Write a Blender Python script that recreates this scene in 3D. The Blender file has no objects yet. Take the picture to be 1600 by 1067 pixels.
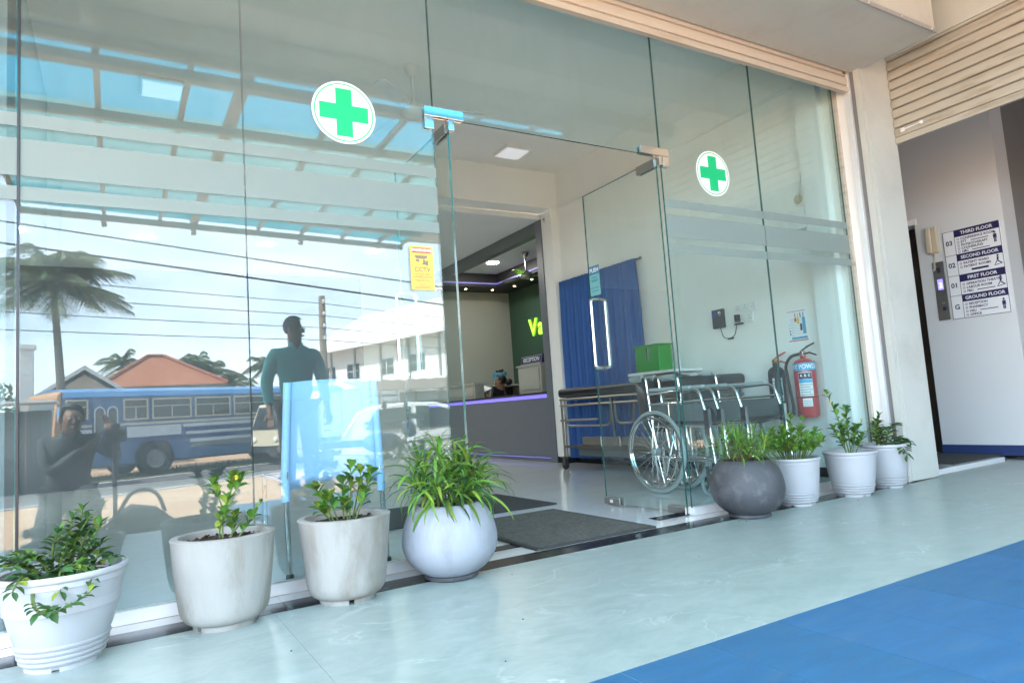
import bpy, bmesh, math, random
from mathutils import Vector, Matrix, Euler, noise
random.seed(7)
R = math.radians
PI = math.pi
sc = bpy.context.scene
C = sc.collection

# ------------------------------------------------------------------ camera, light, exposure
cam_d = bpy.data.cameras.new('camera')
cam = bpy.data.objects.new('camera', cam_d); C.objects.link(cam)
cam_d.sensor_width = 36.0; cam_d.lens = 36.0 * 1055.0 / 1600.0
cam_d.clip_start = 0.02; cam_d.clip_end = 900.0
_r = Vector((0.86205771, -0.50233828, -0.06717713))
_d = Vector((-0.00825059, 0.11862134, -0.99290529))
_f = Vector((0.50674297, 0.8564959, 0.09811385))
cam.matrix_world = Matrix((( _r.x, -_d.x, -_f.x, 0.0), (_r.y, -_d.y, -_f.y, -3.0), (_r.z, -_d.z, -_f.z, 0.70), (0, 0, 0, 1)))
sc.camera = cam

SUN_EL, SUN_AZ = 50.0, 278.0          # sun stands to the left, along the shopfront; azimuth clockwise from +y
world = bpy.data.worlds.new('World'); sc.world = world; world.use_nodes = True
wn = world.node_tree; wn.nodes.clear()
w_out = wn.nodes.new('ShaderNodeOutputWorld'); w_bg = wn.nodes.new('ShaderNodeBackground')
w_sky = wn.nodes.new('ShaderNodeTexSky'); w_sky.sky_type = 'NISHITA'; w_sky.sun_disc = False
w_sky.sun_elevation = R(SUN_EL); w_sky.sun_rotation = R(SUN_AZ)
w_sky.air_density = 1.0; w_sky.dust_density = 1.2; w_sky.ozone_density = 1.5
w_tc = wn.nodes.new('ShaderNodeTexCoord'); w_map = wn.nodes.new('ShaderNodeMapping'); w_map.inputs['Scale'].default_value = (1.4, 1.4, 4.0)
w_ns = wn.nodes.new('ShaderNodeTexNoise'); w_ns.inputs['Scale'].default_value = 2.2; w_ns.inputs['Detail'].default_value = 6; w_ns.inputs['Roughness'].default_value = .55
w_rp = wn.nodes.new('ShaderNodeValToRGB'); w_rp.color_ramp.elements[0].position = .22; w_rp.color_ramp.elements[1].position = .74
w_mx = wn.nodes.new('ShaderNodeMix'); w_mx.data_type = 'RGBA'
w_mu = wn.nodes.new('ShaderNodeMath'); w_mu.operation = 'MULTIPLY'; w_mu.inputs[1].default_value = .9
wn.links.new(w_tc.outputs['Generated'], w_map.inputs['Vector']); wn.links.new(w_map.outputs[0], w_ns.inputs['Vector'])
wn.links.new(w_ns.outputs['Fac'], w_rp.inputs['Fac']); wn.links.new(w_rp.outputs['Color'], w_mu.inputs[0]); wn.links.new(w_mu.outputs[0], w_mx.inputs['Factor'])
wn.links.new(w_sky.outputs[0], w_mx.inputs[6]); w_mx.inputs[7].default_value = (9.0, 9.8, 11.4, 1)
wn.links.new(w_mx.outputs[2], w_bg.inputs['Color']); w_bg.inputs['Strength'].default_value = 0.15
wn.links.new(w_bg.outputs[0], w_out.inputs[0])
sun_d = bpy.data.lights.new('sun', 'SUN'); sun_d.energy = 4.8; sun_d.angle = R(0.5); sun_d.color = (1.0, .95, .86)
sun = bpy.data.objects.new('sun', sun_d); C.objects.link(sun)
_el, _az = R(SUN_EL), R(SUN_AZ)
sdir = Vector((math.sin(_az) * math.cos(_el), math.cos(_az) * math.cos(_el), math.sin(_el)))
sun.rotation_euler = (-sdir).to_track_quat('-Z', 'Y').to_euler(); sun.location = (0, -20, 20)
sc.view_settings.view_transform = 'Standard'; sc.view_settings.look = 'None'
sc.view_settings.exposure = 3.1; sc.view_settings.gamma = 1.0; sc.view_settings.use_curve_mapping = False
cy = sc.cycles
cy.max_bounces = 12; cy.diffuse_bounces = 8; cy.glossy_bounces = 5; cy.transmission_bounces = 6; cy.transparent_max_bounces = 24
cy.caustics_reflective = False; cy.caustics_refractive = False; cy.use_denoising = True
cy.sample_clamp_indirect = 10.0

# ------------------------------------------------------------------ materials
def nodes(name):
    m = bpy.data.materials.new(name); m.use_nodes = True
    nt = m.node_tree; b = nt.nodes['Principled BSDF']
    return m, nt, b
def mat(name, col, rough=.5, metal=0, var=.0, vscale=6.0, bump=0.0, bscale=40.0, spec=.5, dirt=None, dscale=3.0, damt=.5, rnd=0.0, coat=0.0, stretch=None):
    m, nt, b = nodes(name)
    b.inputs['Roughness'].default_value = rough; b.inputs['Metallic'].default_value = metal
    b.inputs['Specular IOR Level'].default_value = spec
    if coat: b.inputs['Coat Weight'].default_value = coat
    col = (*col, 1)
    b.inputs['Base Color'].default_value = col
    tc = nt.nodes.new('ShaderNodeTexCoord'); vec = tc.outputs['Object']
    if stretch:
        mp = nt.nodes.new('ShaderNodeMapping'); mp.inputs['Scale'].default_value = stretch
        nt.links.new(vec, mp.inputs[0]); vec = mp.outputs[0]
    cur = None
    def mix(fac, a, bcol):
        x = nt.nodes.new('ShaderNodeMix'); x.data_type = 'RGBA'
        nt.links.new(fac, x.inputs['Factor'])
        if isinstance(a, tuple): x.inputs[6].default_value = a
        else: nt.links.new(a, x.inputs[6])
        x.inputs[7].default_value = bcol
        return x.outputs[2]
    if var:
        n = nt.nodes.new('ShaderNodeTexNoise'); n.inputs['Scale'].default_value = vscale; n.inputs['Detail'].default_value = 5
        nt.links.new(vec, n.inputs['Vector'])
        cur = mix(n.outputs['Fac'], tuple(min(1, c * (1 + var)) for c in col[:3]) + (1,), tuple(c * (1 - var) for c in col[:3]) + (1,))
    if dirt:
        n = nt.nodes.new('ShaderNodeTexNoise'); n.inputs['Scale'].default_value = dscale; n.inputs['Detail'].default_value = 8; n.inputs['Roughness'].default_value = .65
        nt.links.new(vec, n.inputs['Vector'])
        rp = nt.nodes.new('ShaderNodeValToRGB'); rp.color_ramp.elements[0].position = .5; rp.color_ramp.elements[1].position = .75
        rp.color_ramp.elements[1].color = (damt, damt, damt, 1)
        nt.links.new(n.outputs['Fac'], rp.inputs['Fac'])
        cur = mix(rp.outputs['Color'], cur if cur else col, (*dirt, 1))
    if rnd:
        oi = nt.nodes.new('ShaderNodeObjectInfo'); hs = nt.nodes.new('ShaderNodeHueSaturation')
        mr = nt.nodes.new('ShaderNodeMapRange'); mr.inputs['To Min'].default_value = 1 - rnd; mr.inputs['To Max'].default_value = 1 + rnd
        mh = nt.nodes.new('ShaderNodeMapRange'); mh.inputs['To Min'].default_value = .5 - rnd * .05; mh.inputs['To Max'].default_value = .5 + rnd * .04
        nt.links.new(oi.outputs['Random'], mr.inputs['Value']); nt.links.new(oi.outputs['Random'], mh.inputs['Value'])
        nt.links.new(mr.outputs[0], hs.inputs['Value']); nt.links.new(mh.outputs[0], hs.inputs['Hue'])
        if cur: nt.links.new(cur, hs.inputs['Color'])
        else: hs.inputs['Color'].default_value = col
        cur = hs.outputs[0]
    if cur: nt.links.new(cur, b.inputs['Base Color'])
    if bump:
        n = nt.nodes.new('ShaderNodeTexNoise'); n.inputs['Scale'].default_value = bscale; n.inputs['Detail'].default_value = 4
        nt.links.new(vec, n.inputs['Vector'])
        bp = nt.nodes.new('ShaderNodeBump'); bp.inputs['Strength'].default_value = bump; bp.inputs['Distance'].default_value = .01
        nt.links.new(n.outputs['Fac'], bp.inputs['Height']); nt.links.new(bp.outputs[0], b.inputs['Normal'])
    return m
def emit(name, col, strength, base=None):
    m, nt, b = nodes(name)
    b.inputs['Base Color'].default_value = (*(base or col), 1)
    b.inputs['Emission Color'].default_value = (*col, 1); b.inputs['Emission Strength'].default_value = strength
    return m
def glass(name, tint, f0, dust_veil=False):
    # thin architectural pane: Schlick mix of a clear tinted pass-through and a sharp reflection
    m = bpy.data.materials.new(name); m.use_nodes = True; nt = m.node_tree; nt.nodes.clear()
    o = nt.nodes.new('ShaderNodeOutputMaterial'); mx = nt.nodes.new('ShaderNodeMixShader')
    t = nt.nodes.new('ShaderNodeBsdfTransparent'); t.inputs[0].default_value = (*tint, 1)
    g = nt.nodes.new('ShaderNodeBsdfGlossy'); g.inputs['Roughness'].default_value = 0.0; g.inputs[0].default_value = (.97, 1, 1, 1)
    lw = nt.nodes.new('ShaderNodeLayerWeight'); lw.inputs['Blend'].default_value = .5
    p = nt.nodes.new('ShaderNodeMath'); p.operation = 'POWER'; p.inputs[1].default_value = 5.0
    a = nt.nodes.new('ShaderNodeMath'); a.operation = 'MULTIPLY_ADD'; a.inputs[1].default_value = 1 - f0; a.inputs[2].default_value = f0
    nt.links.new(lw.outputs['Facing'], p.inputs[0]); nt.links.new(p.outputs[0], a.inputs[0]); nt.links.new(a.outputs[0], mx.inputs[0])
    nt.links.new(t.outputs[0], mx.inputs[1]); nt.links.new(g.outputs[0], mx.inputs[2])
    if dust_veil:  # thin film of dust, wiped smears; even base added to lighten the panes
        tc = nt.nodes.new('ShaderNodeTexCoord'); mp = nt.nodes.new('ShaderNodeMapping'); mp.inputs['Scale'].default_value = (1, 1, .35); mp.inputs['Rotation'].default_value = (0, .5, 0)
        n = nt.nodes.new('ShaderNodeTexNoise'); n.inputs['Scale'].default_value = 3.5; n.inputs['Detail'].default_value = 9; n.inputs['Roughness'].default_value = .7; n.inputs['Distortion'].default_value = 1.2
        r = nt.nodes.new('ShaderNodeMapRange'); r.inputs['From Min'].default_value = .45; r.inputs['From Max'].default_value = .8; r.inputs['To Min'].default_value = .016; r.inputs['To Max'].default_value = .045
        d = nt.nodes.new('ShaderNodeBsdfDiffuse'); d.inputs[0].default_value = (.75, .78, .78, 1); m2 = nt.nodes.new('ShaderNodeMixShader')
        nt.links.new(tc.outputs['Object'], mp.inputs[0]); nt.links.new(mp.outputs[0], n.inputs['Vector']); nt.links.new(n.outputs['Fac'], r.inputs['Value']); nt.links.new(r.outputs[0], m2.inputs[0])
        nt.links.new(mx.outputs[0], m2.inputs[1]); nt.links.new(d.outputs[0], m2.inputs[2]); nt.links.new(m2.outputs[0], o.inputs[0])
    else: nt.links.new(mx.outputs[0], o.inputs[0])
    return m
def sheet_mat(name, col, trans):
    # translucent roofing sheet
    m = bpy.data.materials.new(name); m.use_nodes = True; nt = m.node_tree; nt.nodes.clear()
    o = nt.nodes.new('ShaderNodeOutputMaterial'); mx = nt.nodes.new('ShaderNodeMixShader'); mx.inputs[0].default_value = trans
    a = nt.nodes.new('ShaderNodeBsdfTranslucent'); a.inputs[0].default_value = (*col, 1)
    t = nt.nodes.new('ShaderNodeBsdfTransparent'); t.inputs[0].default_value = (*col, 1)
    nt.links.new(a.outputs[0], mx.inputs[1]); nt.links.new(t.outputs[0], mx.inputs[2]); nt.links.new(mx.outputs[0], o.inputs[0])
    return m
def leaf_mat(name, col, rnd=.35, spec=.5, rough=.35):
    m = mat(name, col, rough, var=.25, vscale=25, rnd=rnd, spec=spec)
    nt = m.node_tree; b = nt.nodes['Principled BSDF']; o = nt.nodes['Material Output']
    tr = nt.nodes.new('ShaderNodeBsdfTranslucent'); mx = nt.nodes.new('ShaderNodeMixShader'); mx.inputs[0].default_value = .3
    src = b.inputs['Base Color'].links[0].from_socket
    nt.links.new(src, tr.inputs[0]); nt.links.new(b.outputs[0], mx.inputs[1]); nt.links.new(tr.outputs[0], mx.inputs[2]); nt.links.new(mx.outputs[0], o.inputs[0])
    return m
def marble(name, base, vein, dark, rough, bump=.02, scale=1.0):
    m, nt, b = nodes(name)
    tc = nt.nodes.new('ShaderNodeTexCoord')
    mp = nt.nodes.new('ShaderNodeMapping'); mp.inputs['Scale'].default_value = (scale * .9, scale * 1.5, scale); mp.inputs['Rotation'].default_value = (0, 0, .35)
    n1 = nt.nodes.new('ShaderNodeTexNoise'); n1.inputs['Scale'].default_value = 2.2; n1.inputs['Detail'].default_value = 8; n1.inputs['Distortion'].default_value = .7
    n2 = nt.nodes.new('ShaderNodeTexNoise'); n2.inputs['Scale'].default_value = 7; n2.inputs['Detail'].default_value = 10; n2.inputs['Roughness'].default_value = .7; n2.inputs['Distortion'].default_value = .8
    nt.links.new(tc.outputs['Object'], mp.inputs[0]); nt.links.new(mp.outputs[0], n1.inputs['Vector']); nt.links.new(mp.outputs[0], n2.inputs['Vector'])
    # veins: thin ridge where the noise crosses one half
    s = nt.nodes.new('ShaderNodeMath'); s.operation = 'SUBTRACT'; s.inputs[1].default_value = .5; nt.links.new(n1.outputs['Fac'], s.inputs[0])
    ab = nt.nodes.new('ShaderNodeMath'); ab.operation = 'ABSOLUTE'; nt.links.new(s.outputs[0], ab.inputs[0])
    mr = nt.nodes.new('ShaderNodeMapRange'); mr.inputs['From Min'].default_value = 0; mr.inputs['From Max'].default_value = .012; mr.inputs['To Min'].default_value = 1; mr.inputs['To Max'].default_value = 0
    nt.links.new(ab.outputs[0], mr.inputs['Value'])
    rp = nt.nodes.new('ShaderNodeValToRGB'); rp.color_ramp.elements[0].position = .35; rp.color_ramp.elements[0].color = (*dark, 1); rp.color_ramp.elements[1].position = .62; rp.color_ramp.elements[1].color = (*base, 1)
    nt.links.new(n2.outputs['Fac'], rp.inputs['Fac'])
    mk = nt.nodes.new('ShaderNodeMath'); mk.operation = 'MULTIPLY'; nt.links.new(mr.outputs[0], mk.inputs[0])
    n3 = nt.nodes.new('ShaderNodeTexNoise'); n3.inputs['Scale'].default_value = 1.7; n3.inputs['Detail'].default_value = 3; nt.links.new(tc.outputs['Object'], n3.inputs['Vector'])
    r3 = nt.nodes.new('ShaderNodeMapRange'); r3.inputs['From Min'].default_value = .48; r3.inputs['From Max'].default_value = .68; r3.inputs['To Max'].default_value = .8; nt.links.new(n3.outputs['Fac'], r3.inputs['Value']); nt.links.new(r3.outputs[0], mk.inputs[1])
    mx = nt.nodes.new('ShaderNodeMix'); mx.data_type = 'RGBA'; nt.links.new(mk.outputs[0], mx.inputs['Factor']); nt.links.new(rp.outputs[0], mx.inputs[6]); mx.inputs[7].default_value = (*vein, 1)
    nt.links.new(mx.outputs[2], b.inputs['Base Color'])
    rr = nt.nodes.new('ShaderNodeMapRange'); rr.inputs['To Min'].default_value = rough * .8; rr.inputs['To Max'].default_value = rough * 1.3
    nt.links.new(n2.outputs['Fac'], rr.inputs['Value']); nt.links.new(rr.outputs[0], b.inputs['Roughness'])
    if bump:
        bp = nt.nodes.new('ShaderNodeBump'); bp.inputs['Strength'].default_value = bump; nt.links.new(n2.outputs['Fac'], bp.inputs['Height']); nt.links.new(bp.outputs[0], b.inputs['Normal'])
    return m

M = {}
M['glass'] = glass('storefront_glass', (.90, .985, .985), .056, True)
M['door_glass'] = glass('door_glass', (.93, .98, .97), .035, True)
M['glass_edge'] = mat('glass_edge', (.02, .10, .09), .1, spec=.8)
M['film'] = mat('frosted_film', (.36, .445, .43), .55, var=.03)
M['chrome'] = mat('chrome', (.78, .78, .78), .08, 1)
M['steel'] = mat('brushed_steel', (.55, .53, .5), .25, 1, bump=.05, bscale=120)
M['old_steel'] = mat('old_steel', (.26, .235, .20), .35, .9, bump=.05, bscale=120)
M['alum'] = mat('aluminium', (.80, .82, .82), .3, .35, var=.05)
M['pavement'] = marble('pale_stone_sheet', (.355, .43, .412), (.60, .66, .64), (.27, .345, .328), .30)
M['blue_floor'] = mat('blue_rubber', (.024, .12, .25), .55, var=.3, vscale=14, dirt=(.09, .20, .32), dscale=7, damt=.5, bump=.06, bscale=180, stretch=(.55, 2, 1), rnd=.05)
M['blue_joint'] = mat('blue_joint', (.12, .22, .30), .8)
M['black_tile'] = mat('black_granite', (.010, .011, .018), .16, var=.3, vscale=60, spec=.3)
M['white_tile'] = mat('white_sill_tile', (.78, .80, .80), .15, var=.05)
M['int_floor'] = marble('glossy_white_floor', (.72, .75, .76), (.78, .80, .81), (.66, .70, .71), .07, 0, .6)
M['wall'] = mat('cream_wall', (.82, .81, .77), .8, var=.04, vscale=2, bump=.04, bscale=90)
M['wall_white'] = mat('white_wall', (.78, .78, .76), .75, var=.04, vscale=2, bump=.04, bscale=90)
M['ceil'] = mat('ceiling_paint', (.84, .83, .79), .85, var=.03, vscale=1.5)
M['shade_wall'] = mat('shade_painted_wall', (.03, .045, .055), .7, var=.1, vscale=2)  # darkness of the deep interior put into the wall colour
M['grey_wall'] = mat('grey_wall', (.10, .115, .115), .7, var=.08, vscale=2)
M['slab_white'] = mat('slab_white', (.78, .77, .73), .8, var=.04)
M['pillar'] = mat('pillar_paint', (.53, .55, .51), .6, var=.08, vscale=2.5, bump=.05, bscale=60, dirt=(.36, .35, .31), dscale=2, damt=.4)
M['pillar_front'] = M['pillar']
M['shutter'] = mat('shutter_cream', (.54, .475, .385), .45, var=.08, vscale=3, dirt=(.35, .26, .17), dscale=5, damt=.45, stretch=(.3, 1, 3))
M['shutter2'] = mat('shutter_beige', (.43, .405, .34), .5, var=.1, vscale=3, dirt=(.24, .19, .13), dscale=6, damt=.8, stretch=(1, .4, 3))
M['soffit'] = mat('soffit_paint', (.53, .52, .465), .55, var=.08, vscale=2, dirt=(.42, .38, .31), dscale=3, damt=.5)
M['soffit_edge'] = mat('galvanised_edge', (.38, .38, .37), .5, .4, var=.15, vscale=20)
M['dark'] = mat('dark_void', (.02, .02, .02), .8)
M['lift_door'] = mat('lift_door', (.06, .045, .035), .3, .6, var=.3, vscale=3)
M['lift_wall'] = mat('lift_lobby_paint', (.58, .605, .61), .7, var=.04, vscale=2, bump=.03, bscale=80)
M['lobby_grey'] = mat('lobby_grey', (.20, .20, .20), .7, var=.05)
M['navy'] = mat('navy_skirting', (.02, .04, .13), .4, var=.15, vscale=20)
M['mat_rug'] = mat('door_mat', (.09, .095, .085), .9, var=.75, vscale=38, bump=.5, bscale=220)
M['mat_rug2'] = mat('dark_mat', (.045, .05, .05), .9, var=.6, vscale=40, bump=.5, bscale=220)
M['pot_white'] = mat('white_pot', (.385, .405, .43), .45, var=.05, vscale=5, dirt=(.36, .34, .30), dscale=9, damt=.35, bump=.06, bscale=30)
M['pot_concrete'] = mat('concrete_pot', (.30, .305, .285), .75, var=.16, vscale=11, dirt=(.17, .14, .095), dscale=6, damt=.9, bump=.25, bscale=60, stretch=(1, 1, .35))
M['pot_bluewhite'] = mat('painted_bowl', (.30, .33, .375), .7, var=.08, vscale=7, dirt=(.18, .18, .19), dscale=5.5, damt=.75, bump=.2, bscale=50, stretch=(1, 1, .5))
M['pot_dark'] = mat('dark_bowl', (.055, .06, .068), .6, var=.35, vscale=6, dirt=(.16, .17, .18), dscale=8, damt=.8, bump=.12, bscale=50)
M['soil'] = mat('soil', (.035, .022, .014), .95, var=.6, vscale=40, bump=1, bscale=80)
M['leaf_a'] = leaf_mat('leaf_mid_green', (.075, .19, .03))
M['leaf_b'] = leaf_mat('leaf_bright_green', (.13, .30, .045))
M['leaf_c'] = leaf_mat('leaf_long_green', (.13, .30, .05))
M['leaf_y'] = leaf_mat('leaf_yellow_green', (.24, .36, .05))
M['leaf_d'] = leaf_mat('leaf_dark_green', (.055, .14, .045))
M['leaf_brown'] = leaf_mat('leaf_dry', (.28, .14, .05))
M['stem'] = mat('green_stem', (.10, .16, .04), .5, var=.2, vscale=30)
M['stem_br'] = mat('brown_stem', (.10, .07, .04), .7, var=.3, vscale=30)
M['flower'] = mat('yellow_flower', (.75, .5, .03), .5)
M['black'] = mat('black_vinyl', (.014, .015, .017), .38, var=.2, vscale=8)
M['black_rubber'] = mat('black_rubber', (.02, .02, .02), .7)
M['grey_rubber'] = mat('grey_rubber', (.30, .36, .36), .6)
M['grey_panel'] = mat('grey_panel', (.10, .12, .12), .4)
M['curtain'] = mat('blue_curtain', (.045, .125, .36), .85, var=.12, vscale=5)
M['green_box'] = mat('green_box', (.02, .27, .03), .3)
M['white_pl'] = mat('white_plastic', (.75, .75, .74), .35)
M['cream_pl'] = mat('cream_plastic', (.52, .46, .34), .4)
M['black_pl'] = mat('black_plastic', (.015, .015, .018), .35)
M['screen_blue'] = mat('dim_blue_screen', (.05, .08, .25), .2)
M['red'] = mat('fire_red', (.45, .025, .025), .28, coat=.5)
M['blackp'] = mat('black_cylinder_paint', (.02, .022, .025), .3)
M['label_blue'] = mat('label_blue', (.05, .35, .60), .5)
M['label_white'] = mat('label_white', (.72, .72, .72), .5)
M['brass'] = mat('brass', (.6, .45, .15), .25, 1)
M['ink'] = mat('dark_ink', (.02, .02, .06), .5)
M['ink_red'] = mat('red_ink', (.6, .04, .04), .5)
M['sign_navy'] = mat('sign_navy', (.016, .014, .075), .35)
M['sign_white'] = mat('sign_white', (.70, .72, .74), .35)
M['cross_green'] = mat('cross_green', (.0, .47, .17), .5)
M['decal_white'] = mat('decal_white', (.82, .83, .84), .5)
M['cctv_yellow'] = mat('sticker_yellow', (.80, .52, .08), .5)
M['cctv_grey'] = mat('sticker_grey', (.20, .17, .12), .5)
M['push_blue'] = mat('sticker_blue', (.02, .16, .30), .4)
M['push_teal'] = mat('sticker_teal', (.16, .45, .45), .4)
M['sling'] = mat('pale_blue_sling', (.30, .48, .74), .6, bump=.1, bscale=250)
M['counter'] = mat('grey_counter', (.15, .16, .18), .35, var=.06)
M['counter_lt'] = mat('counter_beige', (.36, .36, .31), .4, var=.04)
M['rec_wall'] = mat('reception_wall', (.30, .315, .28), .8, var=.05, vscale=2)
M['rec_green'] = mat('reception_green_wall', (.035, .085, .055), .7, var=.1, vscale=3)
M['bulkhead'] = mat('dark_bulkhead', (.03, .03, .028), .6)
M['led'] = emit('violet_led', (.20, .13, 1.0), .11, (.3, .3, .6))
M['led_dim'] = emit('violet_led_dim', (.20, .13, 1.0), .05, (.3, .3, .6))
M['lamp'] = emit('lamp_white', (1, .97, .9), 30)
M['spot'] = emit('spot_warm', (1, .75, .4), 8)
M['glow_green'] = emit('glow_green', (.38, 1.0, .05), .22)
M['screen_violet'] = emit('lift_display', (.16, .14, 1.0), .35)
M['digit'] = emit('lift_digit', (.7, .7, 1.0), .5)
M['sheet_blue'] = sheet_mat('blue_roof_sheet', (.15, .43, .53), .10)
M['sheet_pale'] = sheet_mat('pale_roof_sheet', (.32, .45, .46), .12)
M['sheet_teal'] = sheet_mat('teal_roof_sheet', (.05, .38, .43), .10)
M['steel_paint'] = mat('painted_steel', (.30, .28, .25), .5, var=.1)
M['sand'] = mat('sandy_earth', (.40, .25, .15), .95, var=.2, vscale=1.2, dirt=(.50, .36, .25), dscale=.5, damt=.7, bump=.3, bscale=30)
M['asphalt'] = mat('asphalt', (.085, .08, .085), .9, var=.15, vscale=3, bump=.2, bscale=120)
M['paint'] = mat('road_paint', (.7, .7, .68), .7, var=.1)
M['grass'] = mat('verge_grass', (.11, .12, .035), .9, var=.5, vscale=5, dirt=(.30, .21, .12), dscale=1, damt=.9)
M['bus_blue'] = mat('bus_blue', (.035, .11, .25), .3, var=.12, vscale=1.5)
M['bus_light'] = mat('bus_light_blue', (.08, .24, .48), .3, var=.1, vscale=1.5)
M['bus_white'] = mat('bus_white', (.55, .60, .62), .35, var=.08)
M['bus_navy'] = mat('bus_navy', (.01, .035, .16), .35)
M['bus_cream'] = mat('bus_cream', (.55, .48, .36), .4)
M['bus_tan'] = mat('bus_tan', (.42, .22, .10), .5)
M['car_glass'] = mat('vehicle_glass', (.02, .025, .03), .08, spec=.8)
M['car_white'] = mat('car_silver_white', (.62, .64, .66), .2, coat=.6)
M['roof_tile'] = mat('clay_tile', (.27, .085, .04), .8, var=.3, vscale=2.5, rnd=.1)
M['house_wall'] = mat('house_wall', (.62, .58, .50), .8, var=.06)
M['house_dark'] = mat('dark_brown_board', (.16, .14, .12), .8)  # dark brown board colour of fascia and shop fronts
M['bldg'] = mat('pale_building', (.68, .68, .66), .7, var=.04)
M['bldg_roof'] = mat('white_metal_roof', (.72, .72, .72), .45, var=.05)
M['rust'] = mat('rusty_corrugated', (.16, .12, .10), .8, var=.3, vscale=4)
M['fence_grey'] = mat('grey_sheet_fence', (.20, .21, .21), .6, var=.12, vscale=2)
M['trunk'] = mat('palm_trunk', (.16, .13, .10), .9, var=.3, vscale=8, bump=.5, bscale=20)
M['frond'] = leaf_mat('palm_frond', (.075, .105, .03), .3, rough=.5)
M['pole'] = mat('timber_pole', (.24, .20, .15), .9, var=.2, vscale=6)
M['wire'] = mat('black_wire', (.02, .02, .025), .6)
M['skin'] = mat('brown_skin', (.20, .10, .06), .55, var=.06, vscale=20)
M['hair'] = mat('black_hair', (.012, .01, .009), .6, var=.3, vscale=80)
M['teal_shirt'] = mat('teal_shirt', (.14, .66, .68), .8, var=.12, vscale=12, bump=1.0, bscale=9)
M['white_shirt'] = mat('white_shirt', (.78, .80, .82), .8, var=.06, vscale=8)
M['dark_cloth'] = mat('dark_cloth', (.02, .023, .03), .85, var=.2, vscale=10)
M['grey_shirt'] = mat('charcoal_shirt', (.04, .05, .06), .85, var=.2, vscale=10, bump=1.0, bscale=9)
M['sari'] = mat('dark_purple_cloth', (.05, .03, .06), .8, var=.2)
M['paper'] = mat('paper', (.7, .72, .78), .7)
M['blue_pot'] = mat('sky_blue_plastic', (.08, .40, .62), .4)
M['bike_blue'] = mat('motorbike_blue', (.03, .08, .25), .3)
M['tail_red'] = mat('tail_red', (.5, .05, .05), .3)

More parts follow.
